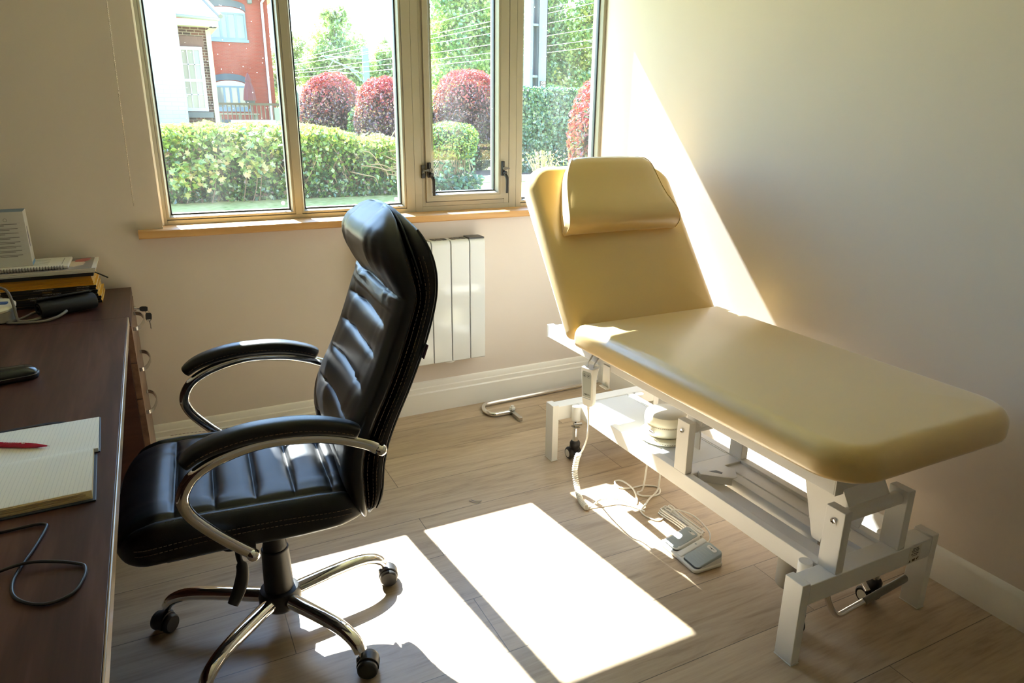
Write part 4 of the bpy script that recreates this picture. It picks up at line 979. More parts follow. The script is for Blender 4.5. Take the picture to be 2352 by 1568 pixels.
# ---- blood pressure monitor, its cuff and grey air hose
bpm = thing('blood_pressure_monitor', 'white blood pressure monitor at the left edge beside the black cuff', 'monitor', (-.51, 2.60, TZ))
prof = [plan(.075, .056, (.05,)*4, i, zz, 9) for zz, i in ((0, .012), (.003, .006), (.028, .001), (.034, 0))]
Mm = Matrix.Translation((-.509, 2.607, TZ)) @ Matrix.Rotation(math.radians(-12), 4, 'Z')
bd = obj('monitor_body', MB().loft([[Mm @ Vector(p) for p in r] for r in prof]), mat('taupe plastic', (.44, .40, .33), .45), bpm, smooth=40)
prof = [[(x, y, zz+ (.05-.05)*0 + .14*(y+.056)) for x, y, zz in plan(.077, .058, (.052,)*4, i, zz, 9)] for zz, i in ((.034, .001), (.040, 0), (.045, .004), (.048, .012))]
tpn = obj('monitor_top', MB().loft([[Mm @ Vector(p) for p in r] for r in prof]), mat('ivory plastic', (.82, .77, .62), .35), bpm, smooth=40)
obj('start_button', MB().loft([[Mm @ Vector((.046+p[0], .0+p[1], .0498+d+.14*(.056+p[1]))) for p in plan(.014, .009, (.006,)*4, 0, 0, 5)] for d in (-.003, .001)]), BLUEINK, tpn, smooth=0)
obj('display', MB().loft([[Mm @ Vector((-.01+p[0], .004+p[1], .0490+d+.14*(.056+p[1]))) for p in plan(.034, .026, (.003,)*4, 0, 0, 3)] for d in (-.002, .0008)]), mat('lcd grey', (.16, .16, .12), .2), tpn, smooth=0)
text('button_caption', 'START', .005, Mm @ Vector((.044, -.016, .0535)), (0.14, 0, 0), BLUEINK, tpn, ext=0)
cf = thing('pressure_cuff', 'rolled black blood pressure cuff with white print on the drawer unit', 'cuff', (-.30, 2.62, TZ))
FAB = mat('black nylon', (.012, .012, .013), .7, bump=.3, bscale=900, sheen=0)
ax0, ax1 = Vector((-.374, 2.578, TZ+.0305)), Vector((-.224, 2.655, TZ+.0305))
t = (ax1-ax0).normalized(); s = Vector((-t.y, t.x, 0))
sp = []
for k in range(64):
    a = k*2*PI*2.1/63; r = .010+.0205*k/63
    sp.append((r*1.06*math.cos(a-2.2), r*.94*math.sin(a-2.2)))
th = .0036
out_ = [(x, y) for x, y in sp]+[(x*(1-th/math.hypot(x, y)), y*(1-th/math.hypot(x, y))) for x, y in sp[::-1]]
def cl_(p, base): return base+s*p[0]+Vector((0, 0, p[1]))
cm_ = MB(); n = len(sp)
inner = [(x*(1-th/math.hypot(x, y)), y*(1-th/math.hypot(x, y))) for x, y in sp]
R_ = []
for f in (0, .02, .5, .98, 1):
    b_ = ax0.lerp(ax1, f); e = .96 if f in (0, 1) else 1
    R_.append([cl_((x*e, y*e), b_) for x, y in sp]+[cl_((x, y), b_) for x, y in inner[::-1]])
cm_.loft(R_)
cu = obj('cuff_roll', cm_, FAB, cf, smooth=50)
flap = MB().loft([[ax0.lerp(ax1, f)+s*q+Vector((0, 0, zz)) for q, zz in ((.0305, -.004), (.023, .017), (.006, .0295), (-.014, .033), (-.014, .0362), (.008, .0330), (.0265, .019), (.035, -.004))] for f in (.03, .97)])
obj('cuff_flap', flap, FAB, cf, smooth=40)
tx = MB()
for f0, f1, q in ((.14, .20, 0), (.28, .80, 0), (.30, .45, 1), (.24, .62, 3), (.66, .80, 3)):
    qq = .0215-.005*q
    tx.loft([[ax0.lerp(ax1, f)+s*(qq+w_)+Vector((0, 0, .0205+.0050*q*.74-w_*.74+d)) for f, w_ in ((f0, 0), (f1, 0), (f1, .0022), (f0, .0022))] for d in (.0004, .0016)])
obj('cuff_print', tx, mat('silver print', (.55, .56, .58), .6), cf, smooth=0)
hose = thing('air_hose', 'grey rubber air hose looping between the monitor and the cuff', 'hose', (-.42, 2.56, TZ))
HM_ = mat('grey rubber', (.20, .185, .165), .5)
hz = TZ+.0045
obj('hose', MB().tube(smoothpath([(-.60, 2.66, .80), (-.535, 2.615, .812), (-.478, 2.598, .838), (-.448, 2.588, .832), (-.436, 2.578, .800), (-.432, 2.570, .762), (-.428, 2.562, hz+.004), (-.415, 2.553, hz), (-.385, 2.556, hz), (-.356, 2.585, hz+.005), (-.345, 2.60, hz+.014)], 8), .0044, 10), HM_, hose)
obj('hose_loop', MB().tube(smoothpath([(-.345, 2.613, .752), (-.385, 2.610, .748), (-.420, 2.585, hz+.002), (-.449, 2.562, hz), (-.452, 2.550, hz), (-.430, 2.538, hz), (-.385, 2.524, hz), (-.352, 2.530, hz), (-.325, 2.545, hz+.004), (-.306, 2.565, hz+.010), (-.298, 2.580, hz+.014)], 8), .0044, 10), HM_, hose)

# ---- mouse
mo = thing('computer_mouse', 'glossy black computer mouse at the left edge of the desk', 'mouse', (-.365, 1.985, TZ))
def mring(f, i):
    pass
Mo = Matrix.Translation((-.368, 1.982, TZ)) @ Matrix.Rotation(math.radians(12), 4, 'Z')
rg = []
for h, ins in ((0, .006), (.002, .003), (.007, .001), (.012, .0005)):
    rg.append([Mo @ Vector(p) for p in plan(.058, .0315, (.029, .029, .029, .029), ins, h, 8)])
obj('mouse_base', MB().loft(rg), BLACKP, mo, smooth=50)
rg = []
for ins, f in ((.0012, 0), (.003, .40), (.008, .68), (.015, .88), (.024, 1)):
    rg.append([Mo @ Vector((x, y, .012+f*(.024-.000-.14*max(0, x)-.08*max(0, -x)))) for x, y, _ in plan(.058, .0315, (.029,)*4, ins, 0, 8)])
tp = obj('mouse_shell', MB().loft(rg), mat('glossy black', (.015, .018, .018), .16), mo, smooth=180)
obj('rim', MB().loft([[Mo @ Vector(p) for p in plan(.0585, .032, (.0295,)*4, i, h, 8)] for h, i in ((.0115, .001), (.0120, 0), (.0130, 0), (.0135, .001))]), mat('dark chrome rim', (.30, .30, .30), .25, metal=.8), mo)
text('mouse_mark', 'hp', .008, Mo @ Vector((.030, .004, .0330)), (0, .30, math.radians(100)), mat('faint mark', (.3, .32, .32), .5), tp, ext=0)

# ---- open notebook with ruled pages, pen across it
PAPER = bpy.data.materials.new('ruled paper'); PAPER.use_nodes = True
N = PAPER.node_tree.nodes; L = PAPER.node_tree.links; b = N['Principled BSDF']; b.inputs['Roughness'].default_value = .75; b.inputs['Specular IOR Level'].default_value = .2
tc = N.new('ShaderNodeTexCoord'); sx = N.new('ShaderNodeSeparateXYZ'); L.new(tc.outputs['Object'], sx.inputs[0])
m1 = N.new('ShaderNodeMath'); m1.operation = 'MULTIPLY_ADD'; m1.inputs[1].default_value = -.045; L.new(sx.outputs['Y'], m1.inputs[0]); L.new(sx.outputs['X'], m1.inputs[2])
m2 = N.new('ShaderNodeMath'); m2.operation = 'PINGPONG'; m2.inputs[1].default_value = .0034; L.new(m1.outputs[0], m2.inputs[0])
m3 = N.new('ShaderNodeMapRange'); m3.inputs[1].default_value = .0001; m3.inputs[2].default_value = .00045; L.new(m2.outputs[0], m3.inputs[0])
mx = N.new('ShaderNodeMix'); mx.data_type = 'RGBA'; mx.inputs['A'].default_value = (.68, .66, .62, 1); mx.inputs['B'].default_value = (.86, .83, .76, 1)
L.new(m3.outputs[0], mx.inputs['Factor']); L.new(mx.outputs['Result'], b.inputs['Base Color'])
CREAMP = mat('cream page edges', (.78, .62, .36), .7, var=.12, vscale=300, stretch=(.05, .05, 8)); COVB = mat('navy notebook cover', (.035, .05, .075), .45)
jb = thing('open_notebook', 'open ruled notebook with dark blue cover lying on the desk', 'notebook', (-.27, 1.44, TZ))
MJ = Matrix.Translation((-.1655, 1.4505, TZ)) @ Matrix.Rotation(math.radians(2.2), 4, 'Z')
def jx(x, y, z): return MJ @ Vector((x, y, z))
obj('cover', MB().box(-.212, .0035, -.200, -.003, 0, .0022).box(-.212, .0085, .003, .184, 0, .0022).box(-.212, .001, -.003, .003, .0004, .0022).xf(MJ), COVB, jb, bevel=.0008)
# far leaf: few pages, near block: thick
fa = MB().loft([[jx(x, y, z) for y, z in ((.001, .0024), (.001, .0098), (.006, .0085), (.02, .0062), (.06, .0052), (.178, .0050), (.181, .0042), (.181, .0024))] for x in (-.21, .006)])
obj('far_pages', fa, PAPER, jb, smooth=30)
na = MB().loft([[jx(x, y, z) for y, z in ((-.001, .0130), (-.012, .0180), (-.03, .0192), (-.10, .0182), (-.175, .0165), (-.187, .0155))] for x in (-.21, -.0005)], cap0=False, cap1=False, closed=False)
obj('near_page', na, PAPER, jb, smooth=180)
nbk = MB().loft([[jx(x, y, z) for y, z in ((-.001, .0024), (-.001, .0128), (-.012, .0178), (-.03, .0190), (-.10, .0180), (-.175, .0163), (-.188, .0150), (-.193, .0024))] for x in (-.209, -.0012)])
obj('page_block', nbk, CREAMP, jb, smooth=0)
lf = MB()
for i in range(4):
    zz = .0045+.003*i
    lf.loft([[jx(x, -.193+.0009*i-.0008, zz+d) for x in (-.209, -.004-.003*i)] + [jx(x, -.186, zz+d) for x in (-.004-.003*i, -.209)] for d in (0, .0004)])
obj('edge_gap_shade', lf, mat('painted page gap shadow', (.50, .38, .20), .8), jb, smooth=0)  # slips along the page edges, tinted darker to paint the shadow gaps
obj('elastic_band', MB().loft([[p+Vector((0, q, d)) for q, d in ((-.004, 0), (.004, 0), (.004, .001), (-.004, .001))] for p in smoothpath([jx(-.055, .182, .003), jx(-.075, .190, .003), jx(-.11, .193, .003), jx(-.15, .189, .003), jx(-.19, .182, .003)], 6)]), mat('black elastic', (.012, .012, .014), .7), jb)
pen = thing('red_pen', 'crimson ballpoint pen lying across the open notebook', 'pen', (-.31, 1.545, TZ+.01))
pa, pb_ = jx(-.080, .057, .0095), jx(-.228, .142, .0108)
pdv = (pb_-pa).normalized(); ln = (pb_-pa).length
RED = mat('crimson plastic', (.50, .008, .055), .18, spec=.6)
q = [0, .004, .022, .034, .06, .10, ln]; rr_ = [.0011, .0018, .0042, .0048, .0052, .0054, .0052]
obj('pen_barrel', MB().tube([pa+pdv*x for x in q], rr_, 20), RED, pen)
obj('pen_tip', MB().tube([pa-pdv*.0045, pa+pdv*.001], [.0004, .0009], 10), STEEL, pen)
psd = Vector((-pdv.y, pdv.x, 0))
obj('pen_clip', MB().tube([pa+pdv*.100-psd*(-.0048)+Vector((0, 0, .0022)), pa+pdv*.105-psd*(-.0066)+Vector((0, 0, .0026)), pa+pdv*(ln)-psd*(-.0066)+Vector((0, 0, .0026))], [.0022, .003, .003], 10), mat('dark crimson', (.22, .006, .03), .25), pen)
ang = math.atan2(pdv.y, pdv.x)
rot = Matrix((-pdv*-1, Vector((0, 0, 1)).cross(pdv), Vector((0, 0, 1)))).transposed()
text('pen_lettering', 'POLYTENUS', .0058, pa+pdv*.069+Vector((0, 0, .00535)), rot, mat('pale print on pen', (.85, .62, .66), .5), pen, ext=0)
mk = MB().tube([pa+pdv*(.0455+.0024*math.cos(k*PI/6))+psd*(.0024*math.sin(k*PI/6))+Vector((0, 0, .0052)) for k in range(12)], .0004, 4, loop=True)
for k in range(6):
    a = k*PI/3+.4; c_ = pa+pdv*.0455+Vector((0, 0, .0052))
    mk.tube([c_+(pdv*math.cos(a)+psd*math.sin(a))*.0026, c_+(pdv*math.cos(a)+psd*math.sin(a))*.0040], .0004, 4)
obj('pen_emblem', mk, mat('pale emblem', (.85, .62, .66), .5), pen)
# ---- black cable on the desk
tag(obj('mouse_cable', MB().tube(smoothpath([(-.42, 1.20, TZ+.003), (-.33, 1.207, TZ+.0024), (-.282, 1.203, TZ+.0024), (-.238, 1.205, TZ+.0028), (-.222, 1.199, TZ+.003), (-.220, 1.185, TZ+.003), (-.229, 1.135, TZ+.0024), (-.241, 1.085, TZ+.0024), (-.246, 1.046, TZ+.0024), (-.238, 1.010, TZ+.0024), (-.214, .983, TZ+.0024), (-.190, .976, TZ+.0024), (-.168, .988, TZ+.0024), (-.158, 1.020, TZ+.0024), (-.158, 1.045, TZ+.0026), (-.167, 1.058, TZ+.003), (-.200, 1.075, TZ+.006), (-.240, 1.085, TZ+.0072), (-.30, 1.072, TZ+.004), (-.42, 1.05, TZ+.0024)], 8), .0023, 10), BLACKP), 'thin black cable curled in a loop on the near part of the desk', 'cable')
# ------------------------------------------------------------------ outside: ground
GZ = .40
def gmat(name, cols, sc=6, rough=.9):
    m, N, L, b = nodes(name); tc = N.new('ShaderNodeTexCoord'); n = N.new('ShaderNodeTexNoise'); n.inputs['Scale'].default_value = sc; n.inputs['Detail'].default_value = 6
    L.new(tc.outputs['Object'], n.inputs['Vector']); r = ramp(N, cols); L.new(n.outputs['Fac'], r.inputs[0]); L.new(r.outputs[0], b.inputs['Base Color']); b.inputs['Roughness'].default_value = rough; b.inputs['Specular IOR Level'].default_value = .1
    return m
GRASS = gmat('grass ground', [(.3, (.22, .27, .08)), (.5, (.36, .40, .15)), (.8, (.46, .46, .22))], 14)
PATHM = gmat('pale path', [(.3, (.34, .32, .28)), (.7, (.46, .44, .39))], 3)
struct('ground', MB().box(-60, 90, 3.3, 140, GZ-.3, GZ), GRASS, smooth=0)
struct('soil_bed', MB().box(4.3, 9.5, 9.9, 11.6, GZ, GZ+.03), SOIL, smooth=0)
struct('kerb', MB().loft([[(x, y, z) for x, z in ((4.15, GZ), (4.15, GZ+.09), (10, GZ+.09), (10, GZ))] for y in (9.72, 9.84)]), mat('pale kerb stone', (.62, .60, .55), .8), smooth=0)

# ------------------------------------------------------------------ leaves
def leaf_mesh(name, P, Nn, size, mats, idx, parent=None, ratio=.55, fold=.25, star=False):
    """one bent leaf per point"""
    n = len(P); Nn = Nn/np.linalg.norm(Nn, axis=1, keepdims=True)
    rnd = RNG.normal(size=(n, 3)); A = rnd-Nn*np.sum(rnd*Nn, axis=1, keepdims=True); A /= np.linalg.norm(A, axis=1, keepdims=True)
    B = np.cross(Nn, A); s = size*(.65+.7*RNG.random((n, 1)))
    if star:
        pr = [(-.5, 0, 0), (-.22, .34, .05), (-.10, .20, .02), (.18, .46, .08), (.14, .18, .02), (.5, 0, -.06), (.14, -.18, .02), (.18, -.46, .08), (-.10, -.20, .02), (-.22, -.34, .05)]
        V = np.concatenate([(P+A*s*a+B*s*b+Nn*s*c)[:, None] for a, b, c in pr], axis=1).reshape(-1, 3)
        F = (np.arange(n)[:, None]*10+np.arange(10)[None])
        me = bpy.data.meshes.new(name); me.from_pydata(V.tolist(), [], F.tolist()); mi = idx
    else:
        V = np.concatenate([(P-A*s*.5)[:, None], (P+B*s*.5*ratio+Nn*s*fold*.3)[:, None], (P+A*s*.5)[:, None], (P-B*s*.5*ratio+Nn*s*fold*.3)[:, None]], axis=1).reshape(-1, 3)
        k = np.arange(n)[:, None]*4
        F = np.concatenate([k+np.array([[0, 1, 2]]), k+np.array([[0, 2, 3]])], axis=1).reshape(-1, 3)
        me = bpy.data.meshes.new(name); me.from_pydata(V.tolist(), [], F.tolist()); mi = np.repeat(idx, 2)
    for m in mats: me.materials.append(m)
    me.polygons.foreach_set('material_index', np.asarray(mi, dtype=np.int32))
    o = bpy.data.objects.new(name, me); C.objects.link(o)
    if parent: attach(o, parent)
    return o
LBR = leaf_mat('leaf brown', (.15, .095, .05), .3)
LG = [leaf_mat('leaf bright', (.22, .34, .05)), leaf_mat('leaf mid', (.11, .22, .04)), leaf_mat('leaf deep', (.045, .12, .035), .3), leaf_mat('leaf yellow', (.42, .42, .10))]
LR = [leaf_mat('leaf crimson', (.42, .055, .05), .4), leaf_mat('leaf bronze', (.22, .075, .055), .35), leaf_mat('leaf maroon', (.09, .035, .045), .25), leaf_mat('leaf olive', (.13, .13, .04), .35), LG[2]]
LI = [leaf_mat('ivy mid', (.06, .17, .07), .3), leaf_mat('ivy deep', (.03, .10, .055), .25), leaf_mat('ivy pale', (.16, .28, .12), .35)]
LT = [leaf_mat('tree lime', (.40, .52, .17), .55), leaf_mat('tree green', (.25, .42, .14), .55), leaf_mat('tree deep', (.14, .29, .11), .5)]  # leaf greens from pale to deep, mixed at random clump by clump
LP = [leaf_mat('hazed lime', (.46, .56, .26), .5), leaf_mat('hazed green', (.32, .46, .22), .5), leaf_mat('hazed grey', (.34, .38, .26), .45)]  # distance haze is put into these paler leaf colours
TWIG = mat('twigs', (.16, .11, .07), .9); TRUNK = mat('bark', (.14, .11, .08), .9, var=.3, vscale=10)
def rdir(n):
    d = RNG.normal(size=(n, 3)); return d/np.linalg.norm(d, axis=1, keepdims=True)
def twigs(parent, c, r, n, rad=.006):
    m = MB()
    for k in range(n):
        a = RNG.random()*2*PI; q = RNG.random()**.5
        b = Vector((c[0]+r[0]*.3*math.cos(a)*q, c[1]+r[1]*.3*math.sin(a)*q, GZ))
        e = Vector((c[0]+r[0]*.9*math.cos(a)*q, c[1]+r[1]*.9*math.sin(a)*q, c[2]+r[2]*(.3+.6*RNG.random())))
        mid = b.lerp(e, .5)+Vector(RNG.normal(size=3)*.05); m.tube(smoothpath([b, mid, e], 3), rad, 4)
    return obj('stems', m, TWIG, parent, smooth=0)
def bush(name, label, c, r, n, size, mats, pick, p=2.6, group=None, depth=.16, cat='shrub', up=.35, ratio=.5, ntw=14):
    """c centre, r half sizes; leaves in a thick shell of a superellipsoid"""
    t = thing(name, label, cat, (c[0], c[1], GZ), group)
    d = rdir(n); R = np.array(r); q = (np.abs(d)**p).sum(1, keepdims=True)**(-1/p)
    lump = np.array([1+.09*noise.noise(Vector((x*3+c[0], y*3+c[1], z*3))) for x, y, z in d])[:, None]
    P = np.array(c)+d*q*R*lump*(1-depth*RNG.random((n, 1))**1.6)
    keep = P[:, 2] > GZ; P = P[keep]; d = d[keep]; n = len(P)
    Nn = d*.8+rdir(n)*.9+np.array([0, 0, up]); rel = (P[:, 2]-(c[2]-r[2]))/(2*r[2])
    leaf_mesh('foliage', P, Nn, size, mats, pick(rel, n), t, ratio)
    twigs(t, c, r, ntw)
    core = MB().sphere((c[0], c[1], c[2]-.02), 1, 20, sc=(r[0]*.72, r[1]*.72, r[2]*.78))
    obj('inner_shade_core', core, mat('inner twig shade', (.035, .030, .022), .95, var=.4, vscale=20), t, smooth=0)  # solid twig-brown core, its dark colour stands for the shade inside the bush
    return t
def pick_red(rel, n):
    q = rel+RNG.normal(size=n)*.12; return np.select([q > .80, q > .62, q > .34, q > .22], [0, 1, 2, 3], 4)
def pick_mix(*w):
    w = np.array(w)/sum(w); return lambda rel, n: RNG.choice(len(w), n, p=w)
# big clipped photinias
bush('photinia_bush', 'red-topped clipped bush on the left, seen in the second window pane', (3.43, 15, 1.22), (.60, .55, .90), 15000, .062, LR, pick_red, group='red-topped clipped bushes')
bush('photinia_bush', 'red-topped clipped bush cut by the wide mullion, right of the leftmost red one', (3.98, 13, 1.16), (.57, .55, .82), 15000, .062, LR, pick_red, group='red-topped clipped bushes')
bush('photinia_bush', 'large red-topped bush behind the casement pane', (5.14, 12, 1.24), (.60, .55, .86), 15000, .058, LR, pick_red, group='red-topped clipped bushes')
bush('photinia_bush', 'red-leaved bush at the right edge of the window', (5.36, 8, 1.03), (.44, .45, .80), 4200, .085, LR, lambda rel, n: np.select([rel+RNG.normal(size=n)*.15 > .72, RNG.random(n) > .55, RNG.random(n) > .5], [0, 1, 3], 0), group='red-topped clipped bushes', ratio=.42)
bush('green_bush', 'small green bush between the two left red-topped bushes', (3.88, 14.2, .95), (.34, .34, .58), 1800, .07, LG, pick_mix(3, 3, 1, 1))
bush('green_bush', 'pale flowering shrub in front of the gap between the red bushes', (3.30, 11.6, .70), (.34, .30, .36), 900, .07, [leaf_mat('cream blossom', (.62, .60, .42)), LG[0], LG[1]], pick_mix(3, 2, 1))
bush('green_bush', 'dark green bush left of the large red-topped bush', (4.62, 12.6, .98), (.36, .36, .62), 1900, .075, LG, pick_mix(1, 3, 3, 0))
# ivy covered wall at the right
iv = thing('ivy_hedge', 'ivy-covered hedge wall behind the rightmost pane', 'hedge', (6.5, 11, GZ))
n = 15000
P = np.stack([5.45+2.2*RNG.random(n), 10.85+.25*RNG.random(n)**2, GZ+1.36*RNG.random(n)], 1); Nn = np.tile([0., -.8, .35], (n, 1))+rdir(n)*.75
k = 2600; P2 = np.stack([5.45+2.2*RNG.random(k), 10.85+.55*RNG.random(k), GZ+1.33+.08*RNG.random(k)], 1); P = np.concatenate([P, P2]); Nn = np.concatenate([Nn, np.tile([0, -.2, 1.], (k, 1))+rdir(k)*.7])
leaf_mesh('ivy_leaves', P, Nn, .058, LI, RNG.choice(3, n+k, p=[.5, .25, .25]), iv, .8)
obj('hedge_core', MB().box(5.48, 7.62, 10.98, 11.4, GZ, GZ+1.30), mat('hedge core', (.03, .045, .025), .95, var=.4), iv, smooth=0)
# near hedge with dense ivy at its foot
hg = thing('hedge', 'overgrown green hedge with ivy at its foot running below the left panes', 'hedge', (1.5, 8.9, GZ))
n = 27000
X = -.1+2.88*RNG.random(n); h = np.array([.78+.055*noise.noise(Vector((x*2.3, 1, 2)))+.035*noise.noise(Vector((x*7, 4, 2))) for x in X])-.17*np.clip((X-1.6)/1.1, 0, 1)
v = RNG.random(n); Y = 8.52+.42*RNG.random(n)**1.3+.08*(1-v); Z = GZ+h*v
f = RNG.random(n) < .28
Y = np.where(f, 8.6+1.0*RNG.random(n), Y); Z = np.where(f, GZ+h*(.96+.10*RNG.random(n)), Z)
P = np.stack([X, Y, Z], 1); Nn = np.tile([0., -.40, .5], (n, 1))+rdir(n)*.95
rel = (Z-GZ)/h
idx = np.select([rel+RNG.normal(size=n)*.16 > .82, rel+RNG.normal(size=n)*.2 > .48, RNG.random(n) < .2], [np.where(RNG.random(n) < .35, 3, 0), np.where(RNG.random(n) < .6, 1, 0), 0], np.where(RNG.random(n) < .55, 2, 1))
keep = (RNG.random(n) > .62*np.exp(-((rel-.45)/.24)**2)*np.array([.55+.9*abs(noise.noise(Vector((x*4, z*5, 3))))+.3*noise.noise(Vector((x*1.7, z*2, 9))) for x, z in zip(X, Z)])*1.5)
idx = np.where((rel < .75) & (RNG.random(n) < .14), 4, idx)
leaf_mesh('hedge_leaves', P[keep], Nn[keep], .056, LG+[LBR], idx[keep], hg, .75)
tw = MB()
for k in range(150):
    x = -.1+3.0*RNG.random(); b = Vector((x, 8.75+.3*RNG.random(), GZ+.02)); e = b+Vector((RNG.normal()*.22, RNG.normal()*.1-.05, .35+.4*RNG.random()))
    tw.tube(smoothpath([b, b.lerp(e, .5)+Vector((RNG.normal()*.07, -.05, 0)), e], 3), .004+.004*RNG.random(), 4)
for k in range(14):
    x = 2.1+.7*RNG.random(); z = GZ+.25+.3*RNG.random(); tw.tube(smoothpath([(x, 8.58, z), (x+.15, 8.53, z+.06*RNG.normal()), (x+.3, 8.56, z-.08+.08*RNG.normal()), (x+.34, 8.6, z-.2)], 4), .006, 4)
obj('hedge_stems', tw, mat('dry stems', (.30, .22, .14), .9), hg, smooth=0)
obj('hedge_core', MB().loft([[(x, y, z) for y, z in ((9.05, GZ), (9.05, GZ+.40), (9.3, GZ+.50), (9.5, GZ+.42), (9.5, GZ))] for x in (-.1, 2.7)]), mat('hedge shade core', (.022, .026, .014), .95, var=.4), hg, smooth=0)  # core coloured extra dark to paint the shade in the hedge's recesses
ms = thing('maple_sapling', 'pale yellow-green maple shoots with lobed leaves growing out of the hedge', 'shrub', (1.0, 8.5, GZ))
n = 420
c = np.array([(.62, .42, .16), (.95, .60, .2), (1.12, .72, .12), (1.05, .38, .12), (.36, .30, .14)]); q = RNG.integers(0, 5, n)
P = np.stack([c[q, 0]+RNG.normal(size=n)*c[q, 2]*.75, 8.36+.16*RNG.random(n), GZ+c[q, 1]+RNG.normal(size=n)*c[q, 2]*.55], 1); P[:, 2] = np.clip(P[:, 2], GZ+.06, GZ+.86)
leaf_mesh('maple_leaves', P, np.tile([0., -.5, .75], (n, 1))+rdir(n)*.6, .078, [LG[3], LG[0], leaf_mat('leaf apricot', (.50, .38, .14)), LG[1]], RNG.choice(4, n, p=[.33, .37, .14, .16]), ms, star=True)
tw = MB()
for a in c:
    tw.tube(smoothpath([(a[0]-.05, 8.55, GZ), (a[0], 8.48, GZ+a[1]*.5), (a[0]+.03, 8.44, GZ+a[1]+.1)], 4), .006, 5)
obj('sapling_stems', tw, TWIG, ms, smooth=0)
# ivy stump shrub in front of the lawn
sh = bush('ivy_shrub', 'bushy ivy-grown shrub in front of the sunlit lawn behind the casement', (3.42, 8.6, 1.03), (.36, .30, .24), 4200, .045, LG, pick_mix(4, 3, 2, 1), ntw=30)
n = 1500
P = np.stack([3.02+.75*RNG.random(n)**1.2, 8.25+.5*RNG.random(n), GZ+.22*RNG.random(n)], 1)
leaf_mesh('ground_ivy', P, np.tile([0., -.3, .8], (n, 1))+rdir(n)*.6, .06, LI, RNG.choice(3, n), sh, .8)
tw = MB()
for k in range(46):
    x = 3.15+.45*RNG.random(); tw.tube(smoothpath([(x, 8.5+.1*RNG.normal(), GZ), (x+.12*RNG.normal(), 8.45, GZ+.3), (3.3+.45*RNG.random(), 8.5, GZ+.62)], 4), .005, 4)
obj('ivy_stems', tw, mat('grey stems', (.32, .27, .20), .9), sh, smooth=0)
n = 260
P = np.stack([3.2+.5*RNG.random(n), 8.35+.2*RNG.random(n), GZ+.2+.4*RNG.random(n)], 1)
leaf_mesh('stem_ivy', P, np.tile([0., -.5, .5], (n, 1))+rdir(n)*.7, .055, LI, RNG.choice(3, n), sh, .8)
ts = thing('twiggy_shrub', 'small bare twiggy shrub in front of the ivy wall', 'shrub', (4.75, 8.6, GZ))
tw = MB()
for k in range(60):
    a = RNG.random()*2*PI; e = Vector((4.78+.28*math.cos(a)*RNG.random(), 8.6+.2*math.sin(a), GZ+.2+.33*RNG.random()))
    tw.tube([(4.78+.03*RNG.normal(), 8.6, GZ), e], .004, 4)
obj('stems', tw, mat('pale twigs', (.42, .33, .24), .9), ts, smooth=0)
n = 160; P = np.stack([4.78+.16*RNG.normal(size=n), 8.55+.1*RNG.normal(size=n), GZ+.3+.2*RNG.random(n)], 1)
leaf_mesh('buds', P, rdir(n), .04, [leaf_mat('bud pink', (.5, .36, .26)), LG[0]], RNG.choice(2, n), ts)

# ------------------------------------------------------------------ catenary masts and wires
BG = mat('blue grey steel', (.17, .22, .26), .6)
ma = thing('steel_mast', 'tall blue-grey lattice steel mast behind the ivy hedge', 'mast', (7.6, 14, GZ))
mb = MB().box(7.40, 7.46, 13.95, 14.25, GZ, 8.5).box(7.595, 7.80, 13.95, 13.97, GZ, 8.5).box(7.595, 7.615, 13.93, 14.25, GZ, 8.5).box(7.785, 7.80, 13.95, 14.25, GZ, 8.5).box(7.46, 7.60, 14.15, 14.17, GZ, 8.5)
obj('mast_column', mb, BG, ma, smooth=0)
z = 2.12
while z < 8: obj('batten', MB().box(7.455, 7.60, 13.96, 14.15, z, z+.045), BG, ma, smooth=0); z += 1.0
sg = obj('number_plate', MB().box(7.645, 7.775, 13.93, 13.94, 1.90, 2.055), mat('sign brown', (.10, .075, .07), .5), ma, smooth=0)
text('plate_lettering', 'GB', .075, (7.71, 13.925, 2.017), (PI/2, 0, 0), mat('sign white', (.85, .85, .85), .6), sg)
text('plate_lettering', '103', .075, (7.71, 13.925, 1.945), (PI/2, 0, 0), bpy.data.materials['sign white'], sg)
fm = thing('catenary_mast', 'distant grey mast with cantilever arms between the red bushes', 'mast', (8.92, 32, GZ))
obj('mast_column', MB().box(8.79, 9.05, 31.9, 32.1, GZ, 4.1), BG, fm, smooth=0)
am = MB().cyl((8.85, 32, 3.60), (7.05, 32, 3.66), .022, 8).cyl((8.85, 32, 2.95), (7.15, 32, 3.64), .03, 8).cyl((8.85, 32, 2.62), (8.2, 32, 3.2), .03, 8).cyl((7.5, 32, 3.45), (7.3, 32, 3.18), .022, 8).cyl((7.3, 32, 3.05), (8.1, 32, 3.02), .022, 8).cyl((7.6, 32, 3.05), (8.3, 32, 3.30), .018, 8)
obj('cantilever_arm', am, BG, fm)
WIRE = mat('bright wire', (.62, .64, .62), .4)
WR = [((4.8, 26, 3.05), (11.76, 18, 5.05)), ((4.79, 26, 3.0), (11.79, 18, 4.52)), ((4.78, 26, 2.89), (11.8, 18, 4.39)), ((4.78, 26, 2.92), (11.81, 18, 4.08)), ((4.77, 26, 2.72), (11.83, 18, 3.73)), ((4.76, 26, 2.64), (11.85, 18, 3.43)), ((4.75, 26, 2.5), (11.86, 18, 3.24))]
wn = ['topmost', 'second from the top', 'third from the top', 'middle', 'fifth from the top', 'sixth from the top', 'lowest']
